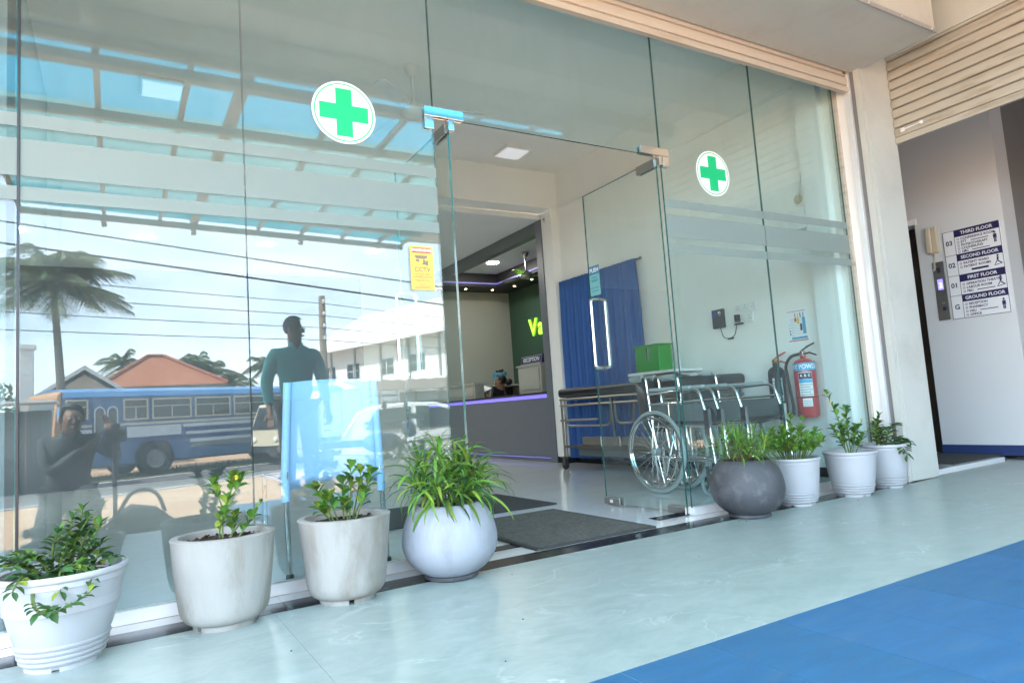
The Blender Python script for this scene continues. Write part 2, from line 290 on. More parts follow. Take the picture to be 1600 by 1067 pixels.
# ------------------------------------------------------------------ mesh builder
class MB:
    def __init__(s): s.v = []; s.f = []; s.mi = []
    def add(s, vs, fs, mi=0):
        o = len(s.v); s.v += [tuple(v) for v in vs]; s.f += [tuple(i + o for i in f) for f in fs]; s.mi += [mi] * len(fs); return s
    def box(s, x0, x1, y0, y1, z0, z1, mi=0, M4=None):
        vs = [Vector(p) for p in ((x0,y0,z0),(x1,y0,z0),(x1,y1,z0),(x0,y1,z0),(x0,y0,z1),(x1,y0,z1),(x1,y1,z1),(x0,y1,z1))]
        if M4: vs = [M4 @ v for v in vs]
        return s.add(vs, [(3,2,1,0),(4,5,6,7),(0,1,5,4),(1,2,6,5),(2,3,7,6),(3,0,4,7)], mi)
    def prism(s, poly, axis, a, b, mi=0, M4=None):
        # poly = list of 2-D points, extruded from a to b along axis
        n = len(poly); vs = []
        for t in (a, b):
            for p, q in poly:
                vs.append(Vector({'x': (t, p, q), 'y': (p, t, q), 'z': (p, q, t)}[axis]))
        if M4: vs = [M4 @ v for v in vs]
        fs = [tuple(range(n))[::-1], tuple(range(n, 2 * n))] + [(i, (i + 1) % n, n + (i + 1) % n, n + i) for i in range(n)]
        return s.add(vs, fs, mi)
    def tube(s, pts, r, seg=8, mi=0, cap=True, closed=False):
        pts = [Vector(p) for p in pts]; n = len(pts); rs = r if isinstance(r, (list, tuple)) else [r] * n
        vs = []; up = None
        for i, p in enumerate(pts):
            if closed: d = pts[(i + 1) % n] - pts[i - 1]
            else: d = pts[min(i + 1, n - 1)] - pts[max(i - 1, 0)]
            if d.length < 1e-9: d = Vector((0, 0, 1))
            d.normalize()
            if up is None: up = Vector((0, 0, 1)) if abs(d.z) < .9 else Vector((1, 0, 0))
            a = d.cross(up); 
            if a.length < 1e-6: a = d.orthogonal()
            a.normalize(); b = a.cross(d); up = b
            for k in range(seg):
                t = 2 * PI * k / seg; vs.append(p + (a * math.cos(t) + b * math.sin(t)) * rs[i])
        fs = []
        for i in range(n if closed else n - 1):
            j = (i + 1) % n
            for k in range(seg):
                fs.append((i*seg+k, i*seg+(k+1)%seg, j*seg+(k+1)%seg, j*seg+k))
        if cap and not closed: fs += [tuple(range(seg))[::-1], tuple((n-1)*seg+k for k in range(seg))]
        return s.add(vs, fs, mi)
    def lathe(s, prof, seg=32, mi=0, M4=None, a0=0, a1=2*PI, wob=0):
        full = abs(a1 - a0 - 2 * PI) < 1e-6; n = len(prof); ns = seg if full else seg + 1; vs = []
        for k in range(ns):
            t = a0 + (a1 - a0) * k / seg
            for r, z in prof:
                rr = r * (1 + wob * noise.noise((math.cos(t) * 2, math.sin(t) * 2, z * 9))) if wob else r
                vs.append(Vector((rr * math.cos(t), rr * math.sin(t), z)))
        if M4: vs = [M4 @ v for v in vs]
        fs = []
        for k in range(seg):
            k2 = (k + 1) % ns
            for i in range(n - 1): fs.append((k*n+i, k2*n+i, k2*n+i+1, k*n+i+1))
        return s.add(vs, fs, mi)
    def sphere(s, c, rx, ry=None, rz=None, seg=12, rings=8, mi=0, M4=None):
        ry = ry or rx; rz = rz or rx; c = Vector(c); vs = []; fs = []
        for i in range(rings + 1):
            p = PI * i / rings
            for k in range(seg):
                t = 2 * PI * k / seg
                v = Vector((rx*math.sin(p)*math.cos(t), ry*math.sin(p)*math.sin(t), rz*math.cos(p)))
                vs.append(c + (M4 @ v if M4 else v))
        for i in range(rings):
            for k in range(seg): fs.append((i*seg+k, (i+1)*seg+k, (i+1)*seg+(k+1)%seg, i*seg+(k+1)%seg))
        return s.add(vs, fs, mi)
    def disc(s, pts, mi=0): return s.add(pts, [tuple(range(len(pts)))], mi)
    def build(s, name, m, parent=None, smooth=False, org=(0,0,0), bevel=0, kind=None, sharp=40):
        me = bpy.data.meshes.new(name)
        o3 = Vector(org)
        me.from_pydata([Vector(v) - o3 for v in s.v], [], s.f)
        ms = m if isinstance(m, (list, tuple)) else [m]
        for x in ms: me.materials.append(x)
        if len(ms) > 1: me.polygons.foreach_set('material_index', s.mi)
        if smooth:
            me.polygons.foreach_set('use_smooth', [True] * len(me.polygons))
        me.validate(); me.update()
        if smooth:
            try: me.set_sharp_from_angle(angle=R(sharp))
            except Exception: pass
        ob = bpy.data.objects.new(name, me); C.objects.link(ob)
        if parent: ob.parent = parent
        else: ob.location = o3
        if bevel:
            b = ob.modifiers.new('bevel', 'BEVEL'); b.width = bevel; b.segments = 2; b.limit_method = 'ANGLE'; b.angle_limit = R(50)
        if kind: ob['kind'] = kind
        return ob
def thing(name, label, cat, loc=(0,0,0), rz=0, group=None):
    o = bpy.data.objects.new(name, None); C.objects.link(o); o.location = loc; o.rotation_euler = (0, 0, rz); o.empty_display_size = .1
    o['label'] = label; o['category'] = cat
    if group: o['group'] = group
    return o
def tag(o, label, cat, group=None):
    o['label'] = label; o['category'] = cat
    if group: o['group'] = group
    return o
def struct(o): o['kind'] = 'structure'; return o
def copy_tree(o, parent=None):
    c = o.copy(); C.objects.link(c)
    if parent: c.parent = parent
    for ch in list(o.children): copy_tree(ch, c)
    return c
def basis(right, up, org):
    r = Vector(right).normalized(); u = Vector(up).normalized(); n = r.cross(u)
    return Matrix(((r.x,u.x,n.x,org[0]),(r.y,u.y,n.y,org[1]),(r.z,u.z,n.z,org[2]),(0,0,0,1)))
_txt = {}
def text_geo(s, size, align='CENTER', bold=False):
    cu = bpy.data.curves.new('t', 'FONT'); cu.body = s; cu.size = size; cu.align_x = align; cu.align_y = 'CENTER'; cu.resolution_u = 3
    if bold: cu.offset = size * .028
    ob = bpy.data.objects.new('t', cu); C.objects.link(ob)
    dg = bpy.context.evaluated_depsgraph_get(); ev = ob.evaluated_get(dg); me = bpy.data.meshes.new_from_object(ev)
    vs = [v.co.copy() for v in me.vertices]; fs = [tuple(p.vertices) for p in me.polygons]
    bpy.data.objects.remove(ob); bpy.data.curves.remove(cu); bpy.data.meshes.remove(me)
    return vs, fs
def text(mb, s, size, M4, align='CENTER', bold=False, mi=0, sx=1.0, fn=None):
    vs, fs = text_geo(s, size, align, bold)
    vs = [Vector((v.x * sx, v.y, 0)) for v in vs]
    mb.add([fn(v) if fn else M4 @ v for v in vs], fs, mi)
def arc(c, a, b, r, t0, t1, n):
    c = Vector(c); a = Vector(a); b = Vector(b)
    return [c + a * (r * math.cos(t0 + (t1 - t0) * i / n)) + b * (r * math.sin(t0 + (t1 - t0) * i / n)) for i in range(n + 1)]
def fillet(pts, rad, n=5):
    pts = [Vector(p) for p in pts]; out = [pts[0]]
    for i in range(1, len(pts) - 1):
        p0, p1, p2 = pts[i-1], pts[i], pts[i+1]; d0 = (p0 - p1); d2 = (p2 - p1); r = min(rad, d0.length * .49, d2.length * .49)
        a = p1 + d0.normalized() * r; b = p1 + d2.normalized() * r
        for k in range(n + 1):
            t = k / n; out.append(a * (1-t)**2 + p1 * 2*t*(1-t) + b * t*t)
    out.append(pts[-1]); return out

# film with some see-through
def film_mat():
    m = M['film']; nt = m.node_tree; b = nt.nodes['Principled BSDF']; o = nt.nodes['Material Output']
    t = nt.nodes.new('ShaderNodeBsdfTransparent'); tl = nt.nodes.new('ShaderNodeBsdfTranslucent'); tl.inputs[0].default_value = (.40, .48, .46, 1)
    a = nt.nodes.new('ShaderNodeMixShader'); a.inputs[0].default_value = .4; c = nt.nodes.new('ShaderNodeMixShader'); c.inputs[0].default_value = .28
    nt.links.new(b.outputs[0], a.inputs[1]); nt.links.new(tl.outputs[0], a.inputs[2]); nt.links.new(a.outputs[0], c.inputs[1]); nt.links.new(t.outputs[0], c.inputs[2]); nt.links.new(c.outputs[0], o.inputs[0])
film_mat()

# ------------------------------------------------------------------ ground and street
GZ = -0.6
g = MB(); g.prism([(-220,GZ-.3),(-2.62,GZ-.3),(-2.62,-.15),(-6.5,-.45),(-12,GZ),(-220,GZ)], 'x', -160, 200); struct(g.build('ground', M['sand']))
g = MB(); g.box(-160, 200, -2.62, 120, GZ - .3, GZ - .12); struct(g.build('foundation_ground', M['sand']))
SA = R(-23); SU = Vector((math.cos(SA), math.sin(SA), 0)); SN = Vector((math.sin(SA), -math.cos(SA), 0))   # along the street / away from the clinic
RW = Vector((0.25, -14.2, GZ))
def street_box(a0, a1, d0, d1, z0, z1):
    m = MB(); vs = []
    for z in (z0, z1):
        for a, d in ((a0,d0),(a1,d0),(a1,d1),(a0,d1)):
            p = RW + SU * a + SN * d; vs.append((p.x, p.y, z))
    m.add(vs, [(0,1,2,3),(7,6,5,4),(0,4,5,1),(1,5,6,2),(2,6,7,3),(3,7,4,0)]); return m
road = struct(street_box(-90, 110, 0, 5.1, GZ - .05, GZ + .008).build('road', M['asphalt']))
street_box(-90, 110, .18, .30, GZ, GZ + .013).build('edge_line', M['paint'], road)
street_box(-90, 110, 4.75, 4.87, GZ, GZ + .013).build('edge_line', M['paint'], road)
tag_g = street_box(-90, 110, 5.15, 8.2, GZ - .05, GZ + .02).build('grass_verge', M['grass'], kind='stuff'); tag(tag_g, 'patchy grass verge along the far edge of the road', 'grass')
# grass tufts on the verge, one mesh
m = MB()
for i in range(2600):
    p = RW + SU * random.uniform(-14, 26) + SN * random.uniform(5.15, 8.0); h = random.uniform(.05, .18); a = random.uniform(0, PI); w = .03
    q = Vector((p.x, p.y, GZ + .01)); dx = Vector((math.cos(a) * w, math.sin(a) * w, 0)); tip = q + Vector((random.uniform(-.06,.06), random.uniform(-.06,.06), h))
    m.add([q - dx, q + dx, tip], [(0,1,2)])
tuf = m.build('grass_tufts', M['grass'], kind='stuff'); tag(tuf, 'short dry grass tufts on the road verge', 'grass')

# ------------------------------------------------------------------ floors
m = MB(); m.box(-4, 12, -2.6, 8.2, -.56, -.04); fb = struct(m.build('floor_slab_base', M['pillar']))
pav = MB(); pav.box(-4, 12, -2.6, -.274, -.04, -.0012); pav = struct(pav.build('pavement', M['pavement']))
xs = [-4, -3.157, -1.327, .503, 2.333, 4.163, 5.993, 7.823, 12]
for i in range(len(xs) - 1):
    a, b = xs[i] + .0007, xs[i+1] - .0007
    if b <= .9: q = MB().box(a, b, -2.6, -.2745, -.001, 0)
    else: q = MB().box(a, b, -1.532 if a > .9 else -1.532, -.2745, -.001, 0)
    q.build('stone_sheet', M['pavement'], pav)
MB().box(.5042, .903, -2.6, -1.5345, -.001, 0).build('stone_sheet', M['pavement'], pav)
ramp = MB(); ramp.prism([(-3.7, -.0061), (-3.7, -.05), (-5.3, -.45), (-5.3, -.36)], 'x', .905, 9.5); ramp.box(.905, 9.5, -3.7, -2.6005, -.56, -.0062, 0); ramp.box(.9055, 9.4995, -3.699, -1.536, -.0061, -.0013, 1)
ramp = struct(ramp.build('blue_ramp', [M['blue_floor'], M['blue_joint']]))
x = .906; k = 0
edges = [.906, 1.126, 1.431, 1.736, 2.041, 2.346, 2.656, 2.966, 3.276] + [3.276 + .305 * i for i in range(1, 20)]
for i in range(len(edges) - 1):
    MB().box(edges[i] + .0015, edges[i+1] - .0015, -3.7, -1.5358, -.0012, .0 + random.uniform(-.0004, .0004)).build('blue_plank', M['blue_floor'], ramp)
th = struct(MB().box(-3, 4.8, -.272, -.0305, -.04, -.004).build('threshold', M['white_tile']))
x = -2.49
while x < 4.78:
    b = min(x + .61, 4.795)
    MB().box(x + .001, b - .001, -.2735, -.1345, -.004, .0015).build('black_tile', M['black_tile'], th)
    MB().box(x + .001, b - .001, -.1335, -.031, -.004, .0008).build('white_tile', M['white_tile'], th)
    x += .61
fl = struct(MB().box(-6, 6.6, -.03, 8.05, -.04, 0).build('interior_floor', M['int_floor']))

# ------------------------------------------------------------------ walls, ceilings, roof mass
def wall(name, mt, *bx): return struct(MB().box(*bx).build(name, mt))
def wallt(name, label, mt, *bx):
    o = MB().box(*bx).build(name, mt); o['kind'] = 'structure'; return o
ceil1 = wall('ceiling', M['ceil'], -6, 4.8, -.02, 3.78, 3.6, 3.66)
beam = struct(MB().box(-6, 4.798, 3.78, 4.02, 3.137, 3.6).build('ceiling_beam', M['wall']))
ceil2 = wall('rear_ceiling', M['wall_white'], -6, 4.69, 4.02, 8.0, 3.06, 3.12)
wr = wall('right_wall', M['wall'], 4.8, 5.16, .0, 3.9, 0, 3.6)
MB().box(4.689, 4.8, 3.782, 4.0, .075, 3.136).build('column', M['wall'], wr)
MB().box(4.684, 4.797, 3.777, 3.999, 0, .075).build('skirting', M['black_tile'], wr)
MB().box(4.788, 4.7995, .36, 3.776, 0, .075).build('skirting', M['black_tile'], wr)
MB().box(4.73, 4.7995, .10, .30, 0, 3.598).build('pilaster', M['wall_white'], wr)
MB().tube([(4.79, .35, 3.152), (4.79, 3.77, 3.140)], .012, 6).build('cable_conduit', M['wall_white'], wr)
fw = wall('rear_wall', M['rec_wall'], 3.6, 6.5, 8.0, 8.2, 0, 3.12)
wall('rear_wall_shade', M['shade_wall'], -6, 3.599, 8.0, 8.2, 0, 3.12)  # left part of the rear wall, its shade painted in
gw = wall('green_wall', M['rec_green'], 6.5, 6.65, 3.9, 8.2, 0, 3.2)
wall('reception_side_wall', M['rec_wall'], 4.8, 6.5, 3.9, 4.0, 0, 3.2)
wall('left_wall', M['shade_wall'], -6.2, -6.0, -.02, 8.2, 0, 3.66)  # interior darkness painted on here too
# left solid pier behind the glass edge
wall('left_pier', M['grey_wall'], -1.6, -.345, .03, .34, 0, 3.6)
wall('left_return_wall', M['grey_wall'], -6, -1.6, .03, .2, 0, 3.6)
# reception opening frame along x = 4.69
fr = struct(MB().box(4.672, 4.80, 4.001, 4.13, 0, 3.06).build('reception_frame', M['counter']))
MB().box(4.674, 4.79, 4.131, 7.998, 2.90, 3.058).build('frame_head', M['grey_panel'], fr)
MB().box(4.68, 4.79, 4.02, 7.99, 3.06, 3.13).build('frame_trim', M['wall'], fr)
rc = struct(MB().box(4.80, 6.5, 4.0, 8.0, 3.12, 3.2).build('reception_ceiling', M['wall_white']))
MB().box(4.80, 6.5, 7.45, 7.998, 2.885, 3.119).build('bulkhead', M['bulkhead'], rc)
MB().box(5.95, 6.498, 4.0, 7.449, 2.885, 3.119).build('bulkhead', M['bulkhead'], rc)
MB().box(4.82, 5.949, 7.43, 7.449, 2.93, 2.95).build('cove_led_strip', M['led_dim'], rc)
MB().box(5.93, 5.949, 4.1, 7.429, 2.93, 2.95).build('cove_led_strip', M['led_dim'], rc)
for (x, y) in ((4.95,7.72),(5.45,7.72),(6.0,7.72),(6.22,7.3),(6.22,6.7)):
    MB().lathe([(0,2.883),(.016,2.883),(.02,2.886)], 12, M4=Matrix.Translation((x,y,-.001))).build('spot_lamp', M['spot'], rc)
MB().lathe([(0,3.117),(.09,3.117),(.10,3.1195)], 20, M4=Matrix.Translation((5.42,6.62,0))).build('ceiling_downlight', M['lamp'], rc)

# exterior mass
wall('upper_light_block', M['pillar'], -8, 9.5, -.16, 8.4, 3.75, 7.0)  # unseen plain box added over the shop to block light from above
eav = wall('entrance_slab', M['slab_white'], -8, 5.19, -2.2, -.16, 3.62, 3.75)
MB().box(-8, 5.18, -2.199, -2.08, 3.457, 3.619).build('slab_light_stop', M['pillar'], eav)  # strip added to close the light leak between slab and canopy
wall('side_slab', M['pillar'], 3.99, 5.189, -6.9, -2.2005, 3.45, 3.75)  # grey roof beside the canopy, extended to shut out direct sun
# front pier between shopfront and lift lobby
pl = struct(MB().box(4.845, 5.158, -.225, -.002, 0, 3.62).build('pillar', M['pillar']))
MB().box(4.80, 4.844, -.222, -.175, 0, 3.6).build('pillar_trim', M['pillar'], pl)
MB().box(4.812, 4.843, -.172, -.14, 0, 3.6).build('guide_groove', M['lobby_grey'], pl)
MB().box(4.79, 4.842, -.138, -.10, 0, 3.6).build('shutter_guide', M['alum'], pl)
MB().box(4.80, 4.842, -.098, -.001, 0, 3.6).build('white_jamb', M['wall_white'], pl)
pl2 = struct(MB().box(5.16, 5.21, -.215, -.06, 0, 3.2).build('lobby_shutter_guide', M['pillar']))

# lift lobby
wall('lobby_wall', M['lift_wall'], 6.722, 6.95, -.223, .53, .09, 3.4)
wall('lobby_skirting', M['navy'], 6.712, 6.951, -.2235, .533, 0, .0895)
wall('lobby_recess_wall', M['lobby_grey'], 8.0, 8.2, -5, 1.6, 0, 3.4)
wall('lobby_rear_wall', M['lift_wall'], 5.16, 8.0, 1.5, 1.6, 0, 3.4)
wall('lobby_recess_side', M['lobby_grey'], 6.951, 8.0, -.223, -.1, 0, 3.4)
wall('lobby_ceiling', M['lift_wall'], 5.19, 9.4, -5, 1.6, 3.4, 3.5)
wall('lobby_roof', M['pillar'], 5.19, 9.5, -6.9, -.16, 3.5, 3.75)
wall('lobby_end_wall', M['pillar'], 5.19, 8.2, -5.2, -5.0, 0, 3.5)
lift = thing('lift_door', 'dark steel lift door in the recess beside the pale lobby wall', 'lift door', (6.86, 1.0, 0))
MB().box(6.87, 6.90, .535, .98, .002, 2.2, ).build('door_panel', M['lift_door'], lift, org=(6.86,1.0,0))
MB().box(6.87, 6.90, .984, 1.46, .002, 2.2).build('door_panel', M['lift_door'], lift, org=(6.86,1.0,0))
MB().box(6.70, 6.93, .51, 1.48, 2.205, 2.26).build('door_head', M['wall_white'], lift, org=(6.86,1.0,0))
wall('lift_overpanel', M['lift_wall'], 6.722, 6.95, .5305, 1.5, 2.262, 3.4)
tag(MB().box(5.9, 6.70, .03, .60, .001, .012).build('lift_mat', M['mat_rug2'], bevel=.003), 'thin dark mat on the lobby floor before the lift', 'mat')

# ------------------------------------------------------------------ roller shutters
sh = thing('roller_shutter', 'cream rolled-up roller shutter above the glass shopfront', 'roller shutter', (1.9, -.12, 2.9))
o3 = (1.9, -.12, 2.9)
MB().prism([(-.135,2.895),(-.10,2.895),(-.10,2.945),(-.125,2.945),(-.135,2.93)], 'x', -2, 4.79).build('bottom_bar', M['shutter'], sh, org=o3)
for i in range(4):
    z = 2.947 + i * .076
    MB().prism([(-.112,z),(-.128,z+.006),(-.134,z+.036),(-.128,z+.066),(-.112,z+.0735),(-.104,z+.0735),(-.104,z)], 'x', -2, 4.79).build('slat', M['shutter'], sh, org=o3, smooth=True, sharp=30)
MB().box(4.74, 4.765, -.142, -.134, 3.03, 3.06).build('end_clip', M['brass'], sh, org=o3)
sb = thing('shutter_housing', 'cream metal box housing the roller over the shopfront', 'shutter box', (1.9, -.4, 3.045))
MB().box(-2, 4.836, -.757, -.145, 3.045, 3.6).build('housing', M['soffit'], sb, org=(1.9,-.4,3.045))
MB().box(-2, 4.838, -.766, -.7575, 3.040, 3.07).build('edge_strip', M['soffit_edge'], sb, org=(1.9,-.4,3.045))
for i in range(18):
    MB().sphere((4.78 - i * .36, -.767, 3.056), .005, seg=6, rings=4).build('rivet', M['alum'], sb, org=(1.9,-.4,3.045))
s2 = thing('roller_shutter', 'half-lowered beige slatted shutter over the lift lobby entrance', 'roller shutter', (5.2, -1.5, 2.5))
o3 = (5.2, -1.5, 2.5)
MB().prism([(5.185,2.513),(5.215,2.513),(5.215,2.56),(5.185,2.56)], 'y', -4.2, -.216).build('bottom_bar', M['shutter2'], s2, org=o3)
z = 2.562; i = 0
while z < 3.38:
    MB().prism([(5.206,z),(5.19,z+.006),(5.183,z+.036),(5.19,z+.066),(5.206,z+.0735),(5.214,z+.0735),(5.214,z)], 'y', -4.2, -.217).build('slat', M['shutter2'], s2, org=o3, smooth=True, sharp=30)
    z += .076
bt = MB(); bt.tube([(5.176,-.27,2.60),(5.176,-.42,2.605)], .006, 8); bt.box(5.172,5.183,-.30,-.27,2.585,2.615); bt.sphere((5.174,-.425,2.605), .016, seg=10, rings=6)
bt.build('shutter_bolt', M['alum'], s2, smooth=True, org=o3)
wall('lobby_lintel', M['pillar'], 5.17, 5.40, -5, -.226, 3.19, 3.5)
st = MB()

# ------------------------------------------------------------------ glass storefront
sf = thing('glass_storefront', 'frameless clear glass shopfront with frosted bands and green crosses', 'shopfront', (2.2, 0, 0))
so = (2.2, 0, 0)
BANDS = ((1.870,1.922),(1.680,1.823),(1.587,1.640))
def pane(x0, x1, z0, z1, parent=sf, nm='glass_panel', y=0.0, org=so, gm='glass'):
    b = MB(); h = .006
    b.add([(x0,y-h,z0),(x1,y-h,z0),(x1,y-h,z1),(x0,y-h,z1),(x0,y+h,z0),(x1,y+h,z0),(x1,y+h,z1),(x0,y+h,z1)], [(0,1,2,3),(7,6,5,4)], 0)
    b.f += [(4,5,1,0),(5,6,2,1),(6,7,3,2),(7,4,0,3)]; b.mi += [1]*4
    return b.build(nm, [M[gm], M['glass_edge']], parent, org=org)
P = []
for (x0, x1) in ((-.95,-.309),(-.300,.4865),(.4905,1.395),(2.931,3.832),(3.836,4.770)):
    p = pane(x0, x1, .045, 3.35); P.append(p)
    for z0, z1 in BANDS: MB().box(x0, x1, -.0078, -.0066, z0, z1).build('frosted_band', M['film'], p, org=so)
    ch = MB().box(x0, x1, -.022, -.0085, .002, .05).box(x0, x1, .0085, .022, .002, .05).box(x0, x1, -.0085, .0085, .002, .044)
    ch.build('bottom_channel', M['alum'], sf, org=so)
tr = pane(1.399, 2.927, 2.19, 3.35, nm='transom_panel')
MB().box(-.3085,-.3005,-.014,.014,.05,3.5).build('frame_post', M['black_pl'], sf, org=so)
MB().box(4.771,4.7995,-.026,.026,0,3.5).build('frame_post', M['shutter2'], sf, org=so)
def decal(cx, cz, panel):
    Mx = basis((1,0,0),(0,0,1),(cx,-.0068,cz)); r = .152
    d = MB(); d.disc([Mx @ Vector((r*math.cos(t), r*math.sin(t), 0)) for t in [2*PI*i/64 for i in range(64)]]); d.build('cross_decal', M['decal_white'], panel, org=so)
    d = MB()
    for i in range(64):
        t0, t1 = 2*PI*i/64, 2*PI*(i+1)/64
        d.add([Mx @ Vector((a*math.cos(t), a*math.sin(t), .0006)) for a, t in ((.136,t0),(.142,t0),(.142,t1),(.136,t1))], [(0,1,2,3)])
    a, b = .039, .117
    for x0,x1,y0,y1 in ((-a,a,-b,b),(-b,-a,-a,a),(a,b,-a,a)): d.add([Mx @ Vector(q) for q in ((x0,y0,.0006),(x1,y0,.0006),(x1,y1,.0006),(x0,y1,.0006))], [(0,1,2,3)])
    d.build('green_cross', M['cross_green'], panel, org=so)
decal(.939, 2.134, P[2]); decal(3.382, 2.134, P[3])
# polished patch fittings
def patch(x0, x1, leg):
    b = MB()
    for s in (-1, 1):
        y0, y1 = (-.020, -.0065) if s < 0 else (.0065, .020)
        b.box(x0, x1, y0, y1, 2.188, 2.238); b.box(leg[0], leg[1], y0, y1, 2.122, 2.1875)
    b.build('patch_fitting', M['chrome'], sf, org=so, bevel=.0015)
patch(1.345, 1.563, (1.345, 1.393)); patch(2.757, 2.99, (2.935, 2.99))
MB().box(1.474,1.506,-.02,.02,2.13,2.187).build('pivot_block', M['chrome'], sf, org=so, bevel=.001)
MB().box(2.905,2.93,-.02,.02,2.13,2.187).build('pivot_block', M['chrome'], sf, org=so, bevel=.001)
# warning sticker on the glass
def sticker_cctv():
    b = MB().box(1.232,1.352,-.0085,-.0068,1.298,1.515); o = b.build('warning_sticker', M['cctv_yellow'], P[2], org=so)
    Mx = basis((1,0,0),(0,0,1),(1.292,-.0088,1.4065))
    r = MB(); r.add([Mx @ Vector(q) for q in ((-.050,.074,0),(.050,.074,0),(.050,.100,0),(-.050,.100,0))], [(0,1,2,3)]); r.build('sticker_header', M['ink_red'], P[2], org=so)
    w = MB(); text(w, 'WARNING', .021, Mx @ Matrix.Translation((0,.087,.0004)), bold=True); w.build('lettering', M['decal_white'], P[2], org=so, kind='stuff')
    k = MB(); T = Mx @ Matrix.Translation((0,0,.0004))
    def quad(*q): k.add([T @ Vector((x,y,0)) for x,y in q], [tuple(range(len(q)))])
    quad((-.042,.062),(.028,.062),(.030,.052),(.012,.044),(-.030,.046)); quad((-.036,.043),(-.012,.042),(-.014,.028),(-.030,.030)); quad((.004,.042),(.016,.042),(.018,.022),(.006,.022)); quad((.018,.036),(.032,.038),(.032,.012),(.020,.012)); quad((.000,.024),(.020,.024),(.020,.016),(.000,.016))
    text(k, 'CCTV', .032, T @ Matrix.Translation((0,-.009,0)), bold=True, sx=1.0)
    text(k, '24 HOURS VIDEO', .0105, T @ Matrix.Translation((0,-.032,0)), bold=True); text(k, 'SURVEILLANCE', .0145, T @ Matrix.Translation((0,-.045,0)), bold=True)
    for i, (y, w2) in enumerate(((-.060,.045),(-.066,.036),(-.085,.020),(-.093,.042),(-.099,.046))): quad((-w2,y-.0015),(w2,y-.0015),(w2,y+.0015),(-w2,y+.0015))
    k.build('lettering', M['cctv_grey'], P[2], org=so, kind='stuff')
sticker_cctv()

# ------------------------------------------------------------------ glass doors, opened inwards
def door(xh, label, side):
    t = thing('glass_door', label, 'glass door', (xh, .02, 0), group=None); og = (xh, .02, 0)
    b = MB(); h = .006; y0, y1, z0, z1 = .022, .79, .012, 2.178
    b.add([(xh-h,y0,z0),(xh-h,y1,z0),(xh-h,y1,z1),(xh-h,y0,z1),(xh+h,y0,z0),(xh+h,y1,z0),(xh+h,y1,z1),(xh+h,y0,z1)], [(3,2,1,0),(4,5,6,7)], 0)
    b.f += [(0,1,5,4),(1,2,6,5),(2,3,7,6),(3,0,4,7)]; b.mi += [1]*4
    gp = b.build('glass_leaf', [M['door_glass'], M['glass_edge']], t, org=og)
    for (a, c, e, f_) in ((.022,.19,2.128,2.182),(.022,.17,.006,.052),(.63,.793,.006,.052)):
        q = MB(); q.box(xh-.019,xh-.0065,a,c,e,f_); q.box(xh+.0065,xh+.019,a,c,e,f_); q.build('patch_fitting', M['steel'], t, org=og, bevel=.0015)
    MB().lathe([(.012,0),(.012,.012)],12,M4=Matrix.Translation((xh,.08,-.002))).build('floor_pivot', M['steel'], t, org=og)
    MB().box(xh-.02,xh-.019,.70,.73,.02,.04).build('lock_plate', M['label_white'], t, org=og)
    for s in (-1, 1):
        yy = .715; pts = fillet([(xh+s*.0065,yy,.935),(xh+s*.062,yy,.935),(xh+s*.062,yy,1.415),(xh+s*.0065,yy,1.415)], .05, 7)
        q = MB().tube(pts, .0125, 12)
        for z in (.935, 1.415): q.lathe([(.017,0),(.017,.006)],12,M4=basis((0,1,0),(0,0,1),(xh+s*.0065,yy,z)) if s > 0 else basis((0,-1,0),(0,0,1),(xh+s*.0065,yy,z)))
        q.build('pull_handle', M['chrome'] if s < 0 else M['steel'], t, org=og, smooth=True)
    return t, og
dl, dlo = door(1.49, 'left glass door leaf swung inwards behind the warning sticker', 0)
dr, dro = door(2.915, 'right glass door leaf swung inwards with push sticker and long handle', 1)
def push_sticker():
    x = 2.9075; Mx = basis((0,-1,0),(0,0,1),(x,.72,1.55))
    MB().box(x, x+.0008, .662,.778,1.445,1.655).build('push_sticker', M['push_teal'], dr, org=dro)
    b = MB(); b.add([Mx @ Vector(q) for q in ((-.058,.045,.0003),(.058,.045,.0003),(.058,.105,.0003),(-.058,.105,.0003))], [(0,1,2,3)]); b.build('sticker_header', M['push_blue'], dr, org=dro)
    w = MB(); text(w, 'PUSH', .042, Mx @ Matrix.Translation((0,.073,.0006)), bold=True); w.build('lettering', M['decal_white'], dr, org=dro, kind='stuff')
    k = MB()
    for y, w2 in ((.022,.03),(.004,.042),(-.004,.03),(-.05,.046),(-.072,.04)):
        for j in range(6):
            x0 = -w2 + j * w2 / 3; k.add([Mx @ Vector(q) for q in ((x0,y-.003,.0005),(x0+w2/3.6,y-.003,.0005),(x0+w2/3.6,y+.003,.0005),(x0,y+.003,.0005))], [(0,1,2,3)])
    k.build('small_print', M['push_blue'], dr, org=dro, kind='stuff')
push_sticker()
for x0, x1, lab in ((1.42,1.78,'black floor spring plate under the left door leaf'),(2.70,3.05,'black floor spring plate under the right door leaf')):
    tag(MB().box(x0, x1, .03, .125, .0005, .004).build('floor_spring', M['black_tile'], bevel=.001), lab, 'floor plate')

# glass partition running into the clinic on the left
gp = thing('glass_partition', 'clear glass partition running into the clinic at the far left', 'glass partition', (-.33, 1.2, 0)); go = (-.33, 1.2, 0)
for y0, y1 in ((.05,1.24),(1.25,2.4)):
    b = MB(); x = -.315; h = .005
    b.add([(x-h,y0,.01),(x-h,y1,.01),(x-h,y1,2.55),(x-h,y0,2.55),(x+h,y0,.01),(x+h,y1,.01),(x+h,y1,2.55),(x+h,y0,2.55)], [(3,2,1,0),(4,5,6,7)], 0)
    b.f += [(0,1,5,4),(1,2,6,5),(2,3,7,6),(3,0,4,7)]; b.mi += [1]*4
    b.build('glass_panel', [M['door_glass'], M['glass_edge']], gp, org=go)

